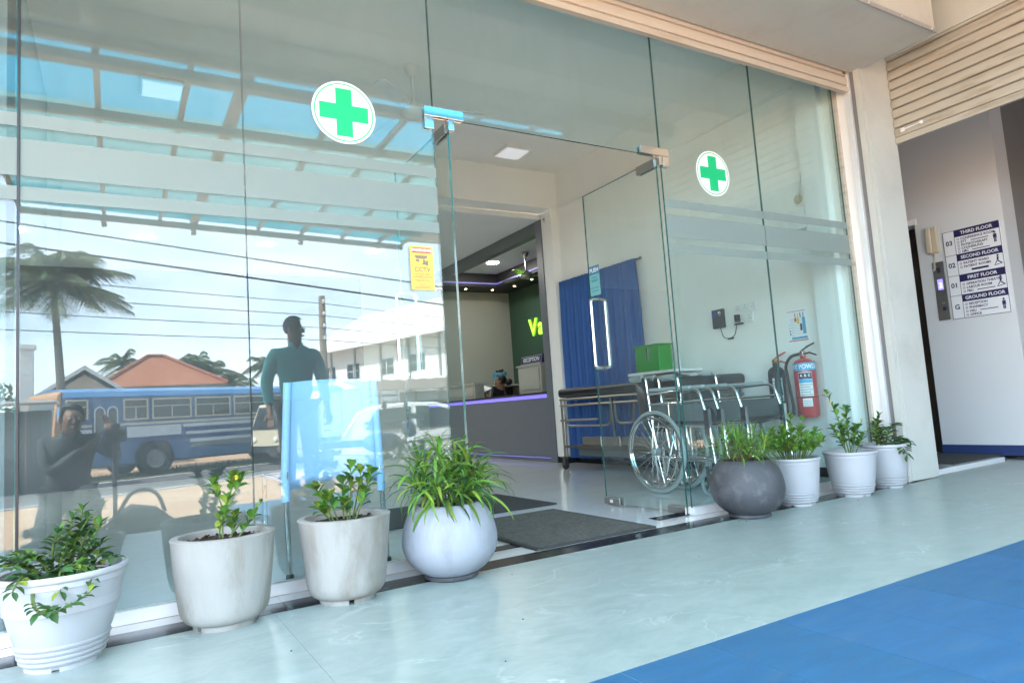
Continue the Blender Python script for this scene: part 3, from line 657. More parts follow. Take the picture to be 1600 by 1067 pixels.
# ------------------------------------------------------------------ canopy over the forecourt
cn = thing('entrance_canopy', 'steel framed canopy with blue translucent sheets over the forecourt', 'canopy', (1.5, -4.2, 3.45)); co = (1.5, -4.2, 3.45)
RX = [-.95,-.105,.51,.91,1.73,2.34,2.95,3.56,3.96]
def edge_y(x): return -(6.40 + .115 * (x + .7))
rows = [lambda x: -2.19, lambda x: -2.40, lambda x: -3.33, lambda x: -4.25, lambda x: edge_y(x) + .78, edge_y]
for x in RX:
    wdt = .05 if abs(x - .91) < .01 or abs(x+.105) < .01 and False else .022
    MB().box(x - wdt, x + wdt, edge_y(x), -2.21, 3.40, 3.446).build('rafter', M['steel_paint'], cn, org=co)
x0, x1 = RX[0], RX[-1]
for k, f in enumerate(rows):
    wd = .05 if k in (1,) else .03; b = MB(); zt = 3.398 if k else 3.44; zb = zt - .07
    vs = []
    for z in (zb, zt):
        for x, s in ((x0,-1),(x1,-1),(x1,1),(x0,1)): vs.append((x, f(x) + s * wd, z))
    b.add(vs, [(3,2,1,0),(4,5,6,7),(0,1,5,4),(1,2,6,5),(2,3,7,6),(3,0,4,7)]); b.build('purlin', M['steel_paint'], cn, org=co)
for i in range(len(RX) - 1):
    a, b_ = RX[i], RX[i+1]
    for k in range(5):
        q = MB(); sm = (M['sheet_blue'], M['sheet_blue'], M['sheet_pale'], M['sheet_pale'], M['sheet_teal'])[k]
        z = 3.449; f0, f1 = rows[k], rows[k+1]
        vs = [(a+.004,f0(a)-.004,z),(b_-.004,f0(b_)-.004,z),(b_-.004,f1(b_)+.004,z),(a+.004,f1(a)+.004,z)]
        vs += [(x,y,z+.004) for x,y,z in vs]
        q.add(vs, [(3,2,1,0),(4,5,6,7),(0,1,5,4),(1,2,6,5),(2,3,7,6),(3,0,4,7)]); q.build('roof_sheet', sm, cn, org=co)
for x in RX[1::2]:
    MB().box(x-.03, x+.03, edge_y(x)-.09, edge_y(x)-.031, 3.27, 3.40).build('edge_bracket', M['steel_paint'], cn, org=co)

# ------------------------------------------------------------------ potted plants
def leaf_mesh(name, prof, n, curve, fold, m, m2=None):
    # unit-length leaf along +x, tip bending down; prof(t) = half width
    b = MB(); vs = []; z = 0; x = 0; a = curve[0]
    for i in range(n + 1):
        t = i / n; w = prof(t)
        vs += [(x, -w, z + fold * w), (x, 0, z), (x, w, z + fold * w)]
        a = curve[0] + (curve[1] - curve[0]) * t
        x += math.cos(a) / n; z += math.sin(a) / n
    fs = []
    for i in range(n):
        for k in (0, 1): fs.append((i*3+k, (i+1)*3+k, (i+1)*3+k+1, i*3+k+1))
    me = bpy.data.meshes.new(name); me.from_pydata(vs, [], fs); me.materials.append(m)
    me.polygons.foreach_set('use_smooth', [True] * len(me.polygons)); me.update(); return me
obov = lambda t: .30 * (math.sin(PI * min(1, t ** 1.25)) ** .75) if 0 < t < 1 else .02
ellip = lambda t: .26 * math.sin(PI * t) ** .8 + .012 if t < 1 else .01
lance = lambda t: (.036 * math.sin(PI * min(1, t * .93 + .05)) ** .6) if t < 1 else .004
zig = lambda t: .21 * math.sin(PI * t) ** .7 + .015 if t < 1 else .01
LM = {
 'obov': [leaf_mesh('leaf_obovate', obov, 4, (.25, -.5), .35, M[k]) for k in ('leaf_a','leaf_b','leaf_a','leaf_d','leaf_y','leaf_b')],
 'obov2': [leaf_mesh('leaf_round', obov, 4, (.2, -.6), .3, M[k]) for k in ('leaf_a','leaf_b','leaf_d','leaf_a','leaf_y','leaf_b')],
 'bush': [leaf_mesh('leaf_bush', ellip, 4, (.2, -.5), .3, M[k]) for k in ('leaf_b','leaf_a','leaf_b','leaf_y')],
 'long': [leaf_mesh('leaf_long', lance, 7, c, .25, M[k]) for k, c in (('leaf_c',(.55,-1.4)),('leaf_c',(.4,-1.0)),('leaf_b',(.6,-1.7)),('leaf_d',(.45,-1.2)),('leaf_y',(.3,-1.1)))],
 'fine': [leaf_mesh('leaf_fine', lambda t: lance(t)*.72, 6, c, .25, M[k]) for k, c in (('leaf_c',(.5,-1.0)),('leaf_b',(.3,-.8)),('leaf_a',(.6,-1.4)),('leaf_y',(.4,-.9)))],
 'zig': [leaf_mesh('leaf_zigzag', zig, 3, (.1, -.5), .5, M[k]) for k in ('leaf_d','leaf_d','leaf_a','leaf_d','leaf_d','leaf_y','leaf_d')],
 'brown': [leaf_mesh('leaf_dry', lance, 5, (.2, -2.2), .3, M['leaf_brown'])],
}
def put_leaf(root, kind, p, d, L, rr, roll=0):
    d = Vector(d).normalized(); s = d.cross(Vector((0, 0, 1)))
    if s.length < .05: s = Vector((1, 0, 0)).cross(d)
    s.normalize(); u = s.cross(d)
    m3 = Matrix((d, -s, u)).transposed() @ Matrix.Rotation(roll, 3, 'X')
    o = bpy.data.objects.new('leaf', rr.choice(LM[kind])); C.objects.link(o); o.parent = root
    o.matrix_local = Matrix.Translation(p) @ m3.to_4x4() @ Matrix.Scale(L, 4)
    return o
def bez(p0, p1, p2, n):
    p0, p1, p2 = Vector(p0), Vector(p1), Vector(p2)
    return [p0*(1-t)**2 + p1*2*t*(1-t) + p2*t*t for t in [i/n for i in range(n+1)]]
def foot_ring(r0, r1, z0, z1, notch, nw=.16, seg=8):
    b = MB(); ns = sorted(notch)
    for i in range(len(ns)):
        a0 = ns[i] + nw; a1 = (ns[(i+1) % len(ns)] - nw); 
        if a1 <= a0: a1 += 2 * PI
        n = max(4, int((a1 - a0) * 6)); vs = []
        for k in range(n + 1):
            t = a0 + (a1 - a0) * k / n
            for r, z in ((r0*.85,z0),(r0,z0),(r1,z1),(r1*.85,z1)): vs.append((r*math.cos(t), r*math.sin(t), z))
        fs = [(3,2,1,0), tuple(n*4+j for j in range(4))]
        for k in range(n):
            for j in range(4): fs.append((k*4+j, k*4+(j+1)%4, (k+1)*4+(j+1)%4, (k+1)*4+j))
        b.add(vs, fs)
    return b
def soil(root, r, z, rr):
    b = MB(); n = 22; vs = [(0,0,z+.012)]
    for ring in (.35, .7, 1.0):
        for k in range(n):
            t = 2*PI*k/n; vs.append((r*ring*math.cos(t), r*ring*math.sin(t), z + rr.uniform(-.006,.012)*(ring<1)))
    fs = [(0,1+k,1+(k+1)%n) for k in range(n)]
    for q in range(2):
        for k in range(n): fs.append((1+q*n+k, 1+(q+1)*n+k, 1+(q+1)*n+(k+1)%n, 1+q*n+(k+1)%n))
    b.add(vs, fs)
    for i in range(40):
        t = rr.uniform(0, 2*PI); q = r * math.sqrt(rr.random()) * .93; s = rr.uniform(.003,.010)
        b.sphere((q*math.cos(t), q*math.sin(t), z+.008), s, s*.8, s*.7, 5, 3)
    b.build('soil', M['soil'], root)
def white_pot(root, rt, H, rb, ex=.5):
    k = H
    pr = [(.0,.02*k),(rb*.96,.02*k),(rb,.05*k)]
    for i in range(4):
        z = (.07 + .055*i)*k; r = rb + (rt*.93-rb) * ((z/k)/.87)**ex
        pr += [(r+.0,z),(r+.0045,z+.012*k),(r+.0045,z+.03*k),(r+.0,z+.04*k)]
    for zz in (.36,.48,.62,.76,.865): pr.append((rb + (rt*.935-rb)*(zz/.87)**ex, zz*k))
    pr += [(rt*.955,.87*k),(rt*.955,.925*k),(rt*.99,.935*k),(rt,.955*k),(rt*.995,.985*k),(rt*.97,1.0*k),(rt*.90,.985*k),(rt*.885,.93*k),(rt*.87,.6*k)]
    MB().lathe(pr, 48).build('pot', M['pot_white'], root, smooth=True, sharp=55)
    foot_ring(rb*.985, rb*.99, 0, .045*k, [R(a) for a in (245, 320, 20, 95, 170)], .10).build('pot_foot', M['pot_white'], root)
def concrete_pot(root, rt, H, rb):
    pr = [(0,.018),(rb-.004,.018),(rb+.014,.020),(rb+.030,.030),(rb+.041,.046),(rb+.048,.070),(rb+.053,.11),(rb+.060,.17),(rb+.067,.24),(rt-.003,H-.012),(rt,H-.004),(rt-.004,H),(rt-.028,H+.001),(rt-.034,H-.006),(rt-.042,H*.6)]
    MB().lathe(pr, 48, wob=.012).build('pot', M['pot_concrete'], root, smooth=True, sharp=50)
    foot_ring(rb+.002, rb+.003, 0, .024, [R(a) for a in (285, 45, 165)], .10).build('pot_foot', M['pot_concrete'], root)
def bowl_pot(root, rw, H, rt, m, saucer=True):
    pr = [(0,.018)]; zc = H*.50
    a0 = -math.acos(.50); a1 = math.acos(rt/rw)
    for i in range(19):
        a = a0 + (a1 - a0) * i / 18; pr.append((rw*math.cos(a), zc + (H-zc)/math.sin(a1)*math.sin(a) if a > 0 else zc + (zc-.018)/math.sin(-a0)*math.sin(a)))
    pr += [(rt-.012,H+.004),(rt-.022,H-.004),(rt+.0,H*.8),(rw*.9,H*.55)]
    MB().lathe(pr, 56, wob=.01).build('pot', m, root, smooth=True, sharp=60)
    if saucer: MB().lathe([(0,.004),(rw*.52,.002),(rw*.56,.006),(rw*.57,.02),(rw*.545,.022),(rw*.53,.012),(0,.012)], 40).build('saucer', M['pot_dark'] , root, smooth=True, sharp=50)
def stem_obj(root, pts, r, m='stem', nm='stem'):
    n = len(pts); return MB().tube(pts, [r*(1-.55*i/(n-1)) for i in range(n)], 6).build(nm, M[m], root, smooth=True)
def shoots(root, rr, stems, kind, Ls, nl, top=.55, r=.004, spiral=2.4, el=.5, tip=True):
    # leaves in a spiral along the upper part of each stem
    for (p0, p1, p2) in stems:
        pts = bez(p0, p1, p2, 9); stem_obj(root, pts, r)
        for i in range(nl):
            t = top + (1 - top) * (i + .5) / nl; k = min(8, int(t*9)); p = pts[k].lerp(pts[k+1], t*9-k); ax = (pts[k+1]-pts[k]).normalized()
            a = i * spiral + rr.uniform(-.3,.3); o = ax.orthogonal().normalized(); o = Matrix.Rotation(a, 3, ax) @ o
            d = o * math.cos(el) + ax * math.sin(el) * (1 + .6*t) + Vector((0,0,.1)); put_leaf(root, kind, p, d, rr.uniform(*Ls), rr, rr.uniform(-.4,.4))
        if tip:
            for a in (0, 2.1, 4.2): put_leaf(root, kind, pts[-1], Vector((math.cos(a)*.6, math.sin(a)*.6, .8)), rr.uniform(*Ls)*.8, rr)
def rosettes(root, rr, heads, n, L, base_r=.004, brown=2, kind='long'):
    for (p0, p1, p2) in heads:
        pts = bez(p0, p1, p2, 7); stem_obj(root, pts, base_r, 'stem_br')
        ax = (pts[-1]-pts[-2]).normalized()
        for i in range(n):
            t = i / n; a = i * 2.399; e = 1.15 - 1.35 * (1 - t) + rr.uniform(-.15,.15)
            p = pts[-1] - ax * (.10 * (1 - t)); o = Matrix.Rotation(a, 3, ax) @ ax.orthogonal().normalized()
            put_leaf(root, kind, p, o*math.cos(e)+ax*math.sin(e), L*rr.uniform(.7,1.1), rr, rr.uniform(-.5,.5))
        for i in range(brown):
            a = rr.uniform(0,6.28); put_leaf(root, 'brown', pts[-1]-ax*.1, Vector((math.cos(a),math.sin(a),-.1)), L*rr.uniform(.3,.55), rr)
def zigzag(root, rr, stems, L, step=.013):
    for pts3 in stems:
        pts = bez(*pts3, 16); stem_obj(root, pts, .0055)
        ln = sum((pts[i+1]-pts[i]).length for i in range(16)); n = int(ln/step)
        for i in range(n):
            t = .12 + .88 * i / n; k = min(15, int(t*16)); p = pts[k].lerp(pts[k+1], t*16-k); ax = (pts[k+1]-pts[k]).normalized()
            sd = ax.cross(Vector((0,0,1))); sd = sd.normalized() if sd.length > .1 else Vector((1,0,0))
            sd = Matrix.Rotation(rr.uniform(-.5,.5), 3, ax) @ sd
            put_leaf(root, 'zig', p, sd*(1 if i%2 else -1)+ax*.55, L*(.65+.45*math.sin(PI*min(1,t)))*rr.uniform(.85,1.1), rr, rr.uniform(-.4,.4))
        for a in (-.5, .5): put_leaf(root, 'zig', pts[-1], (pts[-1]-pts[-2]).normalized()+Vector((a,0,.2)), L*.8, rr)
GP = 'potted plants along the shopfront'
# 1 far left
rr = random.Random(11)
p = thing('potted_plant', 'nearest white plastic pot with trailing dark zigzag foliage, at the left end', 'potted plant', (-.150, -.335, 0), .3, GP)
white_pot(p, .184, .292, .105, .8); soil(p, .165, .255, rr)
st_ = [((.0,.0,.25),(.02,.0,.36),(.06,-.03,.43)),((.03,.02,.25),(.08,.02,.33),(.11,.0,.345)),((-.03,.0,.25),(-.06,-.02,.36),(-.13,-.05,.36)),((-.05,.03,.25),(-.09,.04,.33),(-.17,.0,.33)),
       ((.0,-.04,.25),(.01,-.10,.33),(.03,-.16,.27)),((-.02,-.05,.25),(-.02,-.12,.33),(-.05,-.17,.25)),((.02,.05,.25),(.03,.09,.34),(.02,.10,.39)),((-.06,-.02,.25),(-.12,-.08,.34),(-.16,-.14,.27)),
       ((.06,.0,.25),(.10,-.03,.31),(.13,-.06,.30)),((-.02,.02,.25),(-.03,.03,.36),(-.02,-.02,.40))]
zigzag(p, rr, st_ + [(Vector(a)+Vector((rr.uniform(-.05,.05),rr.uniform(-.05,.05),0)),Vector(b)+Vector((rr.uniform(-.04,.04),rr.uniform(-.04,.04),.01)),Vector(c)+Vector((rr.uniform(-.05,.05),rr.uniform(-.05,.05),rr.uniform(-.05,.02)))) for a,b,c in st_[:6]], .046, .0098)
zigzag(p, rr, [((.01,.01,.25),(.05,.01,.38),(.05,-.02,.46)),((.02,-.01,.25),(.06,-.03,.35),(.09,-.05,.41)),((-.02,0,.25),(.0,-.02,.37),(.015,-.04,.44)),((-.11,-.13,.25),(-.15,-.30,.17),(.02,-.20,.235))], .046, .009)
# 2 concrete
rr = random.Random(12)
p = thing('potted_plant', 'rough concrete pot, second from the left, with a single slim shrub and yellow buds', 'potted plant', (.336, -.27, 0), .8, GP)
concrete_pot(p, .179, .318, .105); soil(p, .145, .292, rr)
def to_local(v, rz):  # world offsets to the turned pot's axes
    c, s = math.cos(-rz), math.sin(-rz); return Vector((v[0]*c-v[1]*s, v[0]*s+v[1]*c, v[2]))
W = lambda *v: to_local(v, .8)
sts = [(W(.0,.0,.27),W(-.01,-.01,.36),W(.015,-.01,.44)),(W(.0,.0,.40),W(-.01,0,.45),W(-.035,-.01,.495)),(W(.01,0,.42),W(.04,0,.47),W(.03,-.01,.515)),(W(.01,.0,.43),W(.06,.0,.47),W(.065,0,.505)),
       (W(.02,.0,.27),W(.03,-.02,.33),W(.04,-.02,.375)),(W(-.01,.01,.27),W(-.02,0,.33),W(.0,-.03,.39)),(W(.03,0,.27),W(.07,0,.32),W(.105,-.01,.365)),(W(.0,0,.27),W(.06,0,.36),W(.135,0,.41))]
shoots(p, rr, sts[:7], 'obov', (.032,.055), 8, .42); shoots(p, rr, sts[7:], 'obov', (.018,.028), 3, .85)
for q in (W(.045,-.03,.515),): MB().sphere(q, .007, .007, .009, 8, 6).build('flower', M['flower'], p, smooth=True)
# 3 concrete
rr = random.Random(13)
p = thing('potted_plant', 'stained concrete pot, third from the left, with several leafy jade-like shoots', 'potted plant', (.784, -.27, 0), -.4, GP)
concrete_pot(p, .181, .322, .105); soil(p, .147, .297, rr)
W = lambda *v: to_local(v, -.4)
sts = [(W(-.03,0,.28),W(-.08,0,.38),W(-.11,-.02,.44)),(W(-.02,0,.28),W(-.05,-.02,.37),W(-.07,-.02,.40)),(W(.0,.0,.28),W(-.01,0,.39),W(.0,-.01,.455)),(W(.02,.0,.28),W(.03,0,.41),W(.035,.0,.51)),
       (W(.03,.01,.28),W(.06,0,.40),W(.075,-.01,.49)),(W(.03,-.01,.28),W(.07,-.02,.36),W(.085,-.02,.40)),(W(.01,-.02,.28),W(.0,-.04,.34),W(-.015,-.05,.375)),(W(-.03,.02,.28),W(-.07,.02,.33),W(-.10,0,.36)),(W(.03,.02,.28),W(.10,.0,.42),W(.12,0,.475))]
shoots(p, rr, sts, 'obov2', (.042,.066), 8, .42)
# 4 painted bowl
rr = random.Random(14)
p = thing('potted_plant', 'round bluish white bowl planter with long arching green leaves', 'potted plant', (1.243, -.26, 0), .2, GP)
bowl_pot(p, .206, .31, .148, M['pot_bluewhite']); soil(p, .15, .275, rr)
W = lambda *v: to_local(v, .2)
hd = [(W(0,0,.28),W(-.02,0,.40),W(-.02,.03,.52)),(W(.04,0,.28),W(.08,0,.38),W(.12,.0,.44)),(W(-.04,-.03,.28),W(-.08,-.08,.35),W(-.10,-.12,.395)),(W(.02,.04,.28),W(.06,.08,.40),W(.10,.07,.48)),(W(-.03,.03,.28),W(-.08,.05,.38),W(-.09,.04,.46)),
      (W(.02,-.03,.28),W(.04,-.06,.34),W(.05,-.08,.37)),(W(.05,-.02,.28),W(.10,-.05,.34),W(.15,-.05,.37)),(W(0,-.02,.28),W(-.02,-.05,.36),W(-.02,-.05,.42)),(W(.05,.02,.28),W(.12,.03,.37),W(.17,.03,.40)),(W(-.05,.01,.28),W(-.12,.0,.36),W(-.16,-.02,.40))]
rosettes(p, rr, hd, 32, .205)
# 5 dark bowl
rr = random.Random(15)
p = thing('potted_plant', 'round charcoal bowl planter on a saucer with spiky narrow leaves', 'potted plant', (3.11, -.27, 0), .9, GP)
bowl_pot(p, .205, .318, .150, M['pot_dark']); soil(p, .15, .285, rr)
for i in range(14):
    a = i * 2.399; q = .03 + .105 * (i / 14); hx, hy = q * math.cos(a), q * math.sin(a)
    rosettes(p, rr, [((hx*.5,hy*.5,.28),(hx,hy,.34),(hx*1.5,hy*1.5,.42 - .5*q + rr.uniform(0,.09)))], 24, .135, .003, 4, 'fine')
# 6 white, bushy
rr = random.Random(16)
p = thing('potted_plant', 'white ribbed pot right behind the charcoal bowl, packed with a dense round-leaved bush', 'potted plant', (3.60, -.22, 0), .5, GP)
white_pot(p, .155, .285, .100); soil(p, .135, .25, rr)
sts = []
for i in range(34):
    a = i * 2.399; q = .03 + .17 * math.sqrt(i / 34); sts.append(((.4*q*math.cos(a),.4*q*math.sin(a),.25),(.8*q*math.cos(a),.8*q*math.sin(a),.36),(q*math.cos(a),q*math.sin(a),0.525 - .80*q + rr.uniform(-.03,.04))))
shoots(p, rr, sts, 'bush', (.042,.062), 8, .30, .003)
# 7 white, tall
rr = random.Random(17)
p = thing('potted_plant', 'white ribbed pot, second from the right end, with a tall thin flowering shrub', 'potted plant', (4.09, -.27, 0), 1.4, GP)
white_pot(p, .163, .282, .100); soil(p, .142, .248, rr)
W = lambda *v: to_local(v, 1.4)
sts = [(W(0,0,.25),W(-.04,0,.45),W(-.17,.0,.66)),(W(.02,0,.25),W(.0,0,.40),W(-.02,-.02,.545)),(W(.03,0,.25),W(.06,0,.36),W(.07,-.02,.42)),(W(-.02,0,.25),W(-.08,0,.36),W(-.14,0,.43)),(W(.0,.02,.25),W(-.03,.02,.37),W(-.06,0,.44)),(W(.03,.02,.25),W(.10,.02,.38),W(.17,.0,.46)),(W(.01,-.03,.25),W(.02,-.06,.33),W(.05,-.07,.37))]
shoots(p, rr, sts[:5] + sts[6:], 'obov', (.042,.064), 15, .28); shoots(p, rr, sts[5:6], 'obov', (.015,.024), 4, .8)
for q in (W(-.165,-.02,.60),W(.165,0,.47)): MB().sphere(q, .006, .006, .007, 8, 6).build('flower', M['flower'], p, smooth=True)
# 8 white, right end
rr = random.Random(18)
p = thing('potted_plant', 'white ribbed pot against the pillar with drooping dark zigzag stems', 'potted plant', (4.53, -.235, 0), 2.0, GP)
white_pot(p, .155, .29, .095); soil(p, .135, .255, rr)
W = lambda *v: to_local(v, 2.0)
zs = [(W(-.03,0,.25),W(-.06,0,.40),W(-.09,-.02,.44)),(W(-.02,-.03,.25),W(-.08,-.05,.38),W(-.13,-.06,.36)),(W(.02,0,.25),W(.06,0,.42),W(.18,0,.40)),(W(.03,-.02,.25),W(.12,-.02,.36),(W(.24,-.04,.27))),(W(-.03,.03,.25),W(-.04,.02,.40),W(-.02,.0,.47)),(W(.0,-.05,.25),W(-.02,-.12,.33),W(-.03,-.17,.22)),(W(-.04,-.02,.25),W(-.11,-.02,.36),W(-.12,-.03,.41))]
zigzag(p, rr, zs, .064, .011)

# grit on the pavement
b = MB(); rr = random.Random(5)
for i in range(22):
    x, y = rr.uniform(-.4, 5.0), -.32 - abs(rr.gauss(0, .55)); q = rr.uniform(.0015, .004)
    if y > -2.4: b.sphere((x, y, .001 + q*.4), q, q*rr.uniform(.6,1.3), q*.5, 5, 3)
tag(b.build('floor_grit', M['soil'], kind='stuff'), 'dark crumbs of soil and grit scattered over the pavement', 'grit')

# ------------------------------------------------------------------ clinic interior
# ceiling panels and fans
def ceil_panel(x, y, label, pm):
    t = thing('ceiling_light', label, 'ceiling light', (x, y, 3.6), 0, 'square ceiling lights')
    MB().box(-.16,.16,-.16,.16,-.045,-.001).build('housing', M['white_pl'], t, bevel=.004)
    MB().box(-.145,.145,-.145,.145,-.0475,-.0455).build('diffuser', pm, t)
M['panel_glow'] = emit('panel_diffuser_glow', (.95, .95, 1), .05, (.7, .7, .7)); M['panel_glow2'] = emit('panel_diffuser_glow2', (.95, .95, 1), .05, (.7, .7, .7))  # faint glow added so the unlit panels look pale
ceil_panel(.36, 3.12, 'square surface light on the ceiling at the far left behind the glass', M['panel_glow'])
ceil_panel(3.89, 3.29, 'square surface light on the ceiling seen through the open doorway', M['panel_glow2'])
def ceiling_fan(loc, drop, label, m, bl, rot, n=3):
    t = thing('ceiling_fan', label, 'ceiling fan', loc, rot)
    MB().lathe([(0,-.001),(.055,-.001),(.06,-.015),(.05,-.06),(.022,-.085),(0,-.085)], 20).build('canopy_cup', m, t, smooth=True)
    MB().tube([(0,0,-.07),(0,0,-drop+.06)], .012, 8).build('rod', m, t, smooth=True)
    MB().lathe([(0,-drop+.09),(.03,-drop+.08),(.045,-drop+.045),(.10,-drop+.03),(.115,-drop),(.10,-drop-.03),(.06,-drop-.05),(0,-drop-.055)], 24).build('motor', m, t, smooth=True)
    for k in range(n):
        a = 2*PI*k/n; Rz = Matrix.Rotation(a, 4, 'Z')
        b = MB(); b.box(.09,.20,-.018,.018,-drop-.006,-drop+.0, M4=Rz)
        b.prism([(.18,-.05),(bl*.6,-.062),(bl,-.05),(bl+.02,0),(bl,.05),(bl*.6,.062),(.18,.05)], 'z', -.003, .003, M4=Rz @ Matrix.Translation((0,0,-drop)) @ Matrix.Rotation(R(9),4,'X'))
        b.build('blade', m, t)
ceiling_fan((2.16, 2.0, 3.6), .40, 'white ceiling fan behind the glass above the left door leaf', M['white_pl'], .58, R(-18))
ceiling_fan((5.55, 5.8, 3.12), .38, 'dark ceiling fan hanging in the reception room', M['steel'], .55, R(100))
DL = ('leftmost of the four round lit downlights in the rear ceiling','second from the left of the four round lit downlights in the rear ceiling','third from the left of the four round lit downlights in the rear ceiling','rightmost of the four round lit downlights, behind the left door leaf')
for i, x in enumerate((-1.01, .33, 1.725, 3.2)):
    q = MB().lathe([(0,-.004),(.085,-.004),(.105,-.001)], 24).build('downlight', M['lamp'])
    q.location = (x, 6.1, 3.0595); tag(q, DL[i], 'downlight', 'row of round downlights')

# small sensor on the column
q = MB(); q.box(-.02,0,-.03,.03,-.035,.035); o = q.build('alarm_sensor', M['white_pl'], bevel=.004); o.location = (4.688, 3.90, 3.03); tag(o, 'little white alarm sensor near the top of the column', 'sensor')
MB().box(-.0225,-.0202,-.014,.014,-.012,.012).build('lens', M['ink_red'], o)

# reception counter
ct = thing('reception_counter', 'grey reception counter with a glowing violet light strip', 'counter', (4.75, 6.0, 0)); c0 = (4.75, 6.0, 0)
MB().box(4.69,4.74,4.132,7.9,.06,.80).build('front_panel', M['counter'], ct, org=c0)
MB().box(4.70,4.74,4.132,7.9,0,.058).build('plinth', M['counter'], ct, org=c0)
MB().box(4.685,4.6895,4.14,7.9,.045,.056).build('led_strip', M['led_dim'], ct, org=c0)
MB().box(4.683,4.70,4.132,7.9,.805,.852).build('led_strip', M['led'], ct, org=c0)
MB().box(4.665,5.28,4.132,7.9,.853,.880).build('counter_top', M['bulkhead'], ct, org=c0)
MB().box(4.702,4.74,4.132,7.9,.801,.852).build('light_box', M['counter'], ct, org=c0)
def cab(name, label, x0,x1,y0,y1,z0,z1):
    t = thing(name, label, 'cabinet', ((x0+x1)/2,(y0+y1)/2,z0)); og = ((x0+x1)/2,(y0+y1)/2,z0)
    MB().box(x0+.02,x1,y0+.02,y1-.02,z0,z1-.025).build('carcass', M['counter_lt'], t, org=og)
    MB().box(x0,x1+.02,y0,y1,z1-.0245,z1).build('top_board', M['counter_lt'], t, org=og)
    MB().box(x0+.008,x0+.0195,y0+.06,y1-.06,z0+.05,z1-.07).build('panel', M['counter_lt'], t, org=og)
cab('counter_cabinet', 'low beige cabinet standing on the left end of the reception counter', 4.72,4.90,6.2,7.3,.881,1.12)
cab('counter_cabinet', 'beige panelled cabinet under the reception nameplate', 4.78,5.2,4.4,5.02,.881,1.27)
# nameplate on the cabinet
nm = thing('nameplate', 'violet nameplate reading reception standing on the cabinet', 'nameplate', (4.85, 4.72, 1.272)); no = (4.85, 4.72, 1.272)
MB().prism([(4.82,1.272),(4.90,1.272),(4.87,1.39),(4.845,1.39)], 'y', 4.42, 4.96).build('plate', M['sign_navy'], nm, org=no)
Mx = basis((0,-1,0),(.21,0,.98),(4.832,4.69,1.331)); b = MB(); text(b, 'RECEPTION', .078, Mx @ Matrix.Translation((0,0,.003)), bold=True); 
for (x0,x1,y0,y1) in ((-.26,.26,.048,.052),(-.26,.26,-.052,-.048),(-.26,-.257,-.048,.048),(.257,.26,-.048,.048)): b.add([Mx @ Vector(v) for v in ((x0,y0,.003),(x1,y0,.003),(x1,y1,.003),(x0,y1,.003))], [(0,1,2,3)])
b.build('lettering', M['letter_violet'] if 'letter_violet' in M else M['sign_white'], nm, org=no, kind='stuff')
# glowing letters
lt = thing('wall_letters', 'glowing lime green letters on the dark green reception wall', 'sign letters', (6.49, 7.1, 1.98)); lo = (6.49, 7.1, 1.98)
for ch, y in (('V', 7.17), ('a', 6.915)):
    Mx = basis((0,-1,0),(0,0,1),(6.47, y, 2.10)); b = MB(); vs, fs = text_geo(ch, .42, 'CENTER', True); n = len(vs)
    b.add([Mx @ v for v in vs], fs); b.add([Mx @ (v + Vector((0,0,-.03))) for v in vs], [f[::-1] for f in fs]); b.build('letter', M['glow_green'], lt, org=lo)
# back desk and blue pot, paperwork
t = thing('back_desk', 'low back desk with dark open shelves against the reception wall', 'desk', (5.7, 7.7, 0)); og = (5.7,7.7,0)
MB().box(4.9,6.45,7.4,7.98,1.10,1.13).build('desk_top', M['counter_lt'], t, org=og)
for x in (4.9, 5.65, 6.42): MB().box(x,x+.03,7.42,7.98,0,1.099).build('side_board', M['counter_lt'], t, org=og)
MB().box(4.931,6.419,7.95,7.978,0,1.098).build('back_board', M['bulkhead'], t, org=og)
t = thing('plant_pot', 'sky blue plastic pot on the desk behind the receptionist', 'plant pot', (5.98, 7.62, 1.131))
MB().lathe([(0,0),(.085,0),(.125,.20),(.13,.22),(.118,.22),(.10,.17),(0,.17)], 24).build('pot', M['blue_pot'], t, smooth=True)
b = MB()
for i in range(24): b.sphere((random.uniform(-.07,.07),random.uniform(-.07,.07),.2+random.uniform(0,.06)),.025,seg=6,rings=4)
b.build('soil', M['soil'], t)
t = tag(MB().box(-.15,.15,-.11,.11,0,.02).build('paper_stack', M['paper']), 'white papers held up in front of the receptionist', 'papers'); t.location = (4.99, 6.47, 1.03); t.rotation_euler = (R(20), R(-12), .6)
t = tag(MB().prism([(-.1,0),(.1,0),(.12,.10),(-.06,.14)],'y',-.03,.03).build('desk_tray', M['black_pl'], bevel=.004), 'black tray of folders on the reception counter', 'tray'); t.location = (5.02, 6.05, .881)

# curtain on the right wall
b = MB(); n = 150; vs = []
for i in range(n + 1):
    y = 3.80 - 1.46 * i / n; u = i / n
    for k in range(9):
        zt = 2.205 - .02 * u; z = zt + (.065 - zt) * k / 8; a = (.35 + .65 * min(1, k / 2.5))
        fx = .030 * a * (math.sin(i * .82 + .5 * math.sin(i * .13)) + .35 * math.sin(i * .31 + k * .25)); vs.append((4.735 + fx, y + .012 * a * math.sin(i * .41 + k * .2), z))
fs = [(i*9+k, (i+1)*9+k, (i+1)*9+k+1, i*9+k+1) for i in range(n) for k in range(8)]
cu = thing('curtain', 'long blue gathered curtain on the right wall behind the trolley', 'curtain', (4.74, 3.05, .06)); co_ = (4.74,3.05,.06)
o = b.add(vs, fs).build('curtain_cloth', M['curtain'], cu, smooth=True, org=co_, sharp=180); sm = o.modifiers.new('solid','SOLIDIFY'); sm.thickness = .004
MB().tube([(4.76,2.30,2.175),(4.76,3.77,2.195)], .011, 8).sphere((4.76,2.29,2.175),.02,seg=8,rings=6).build('curtain_rod', M['steel'], cu, smooth=True, org=co_)

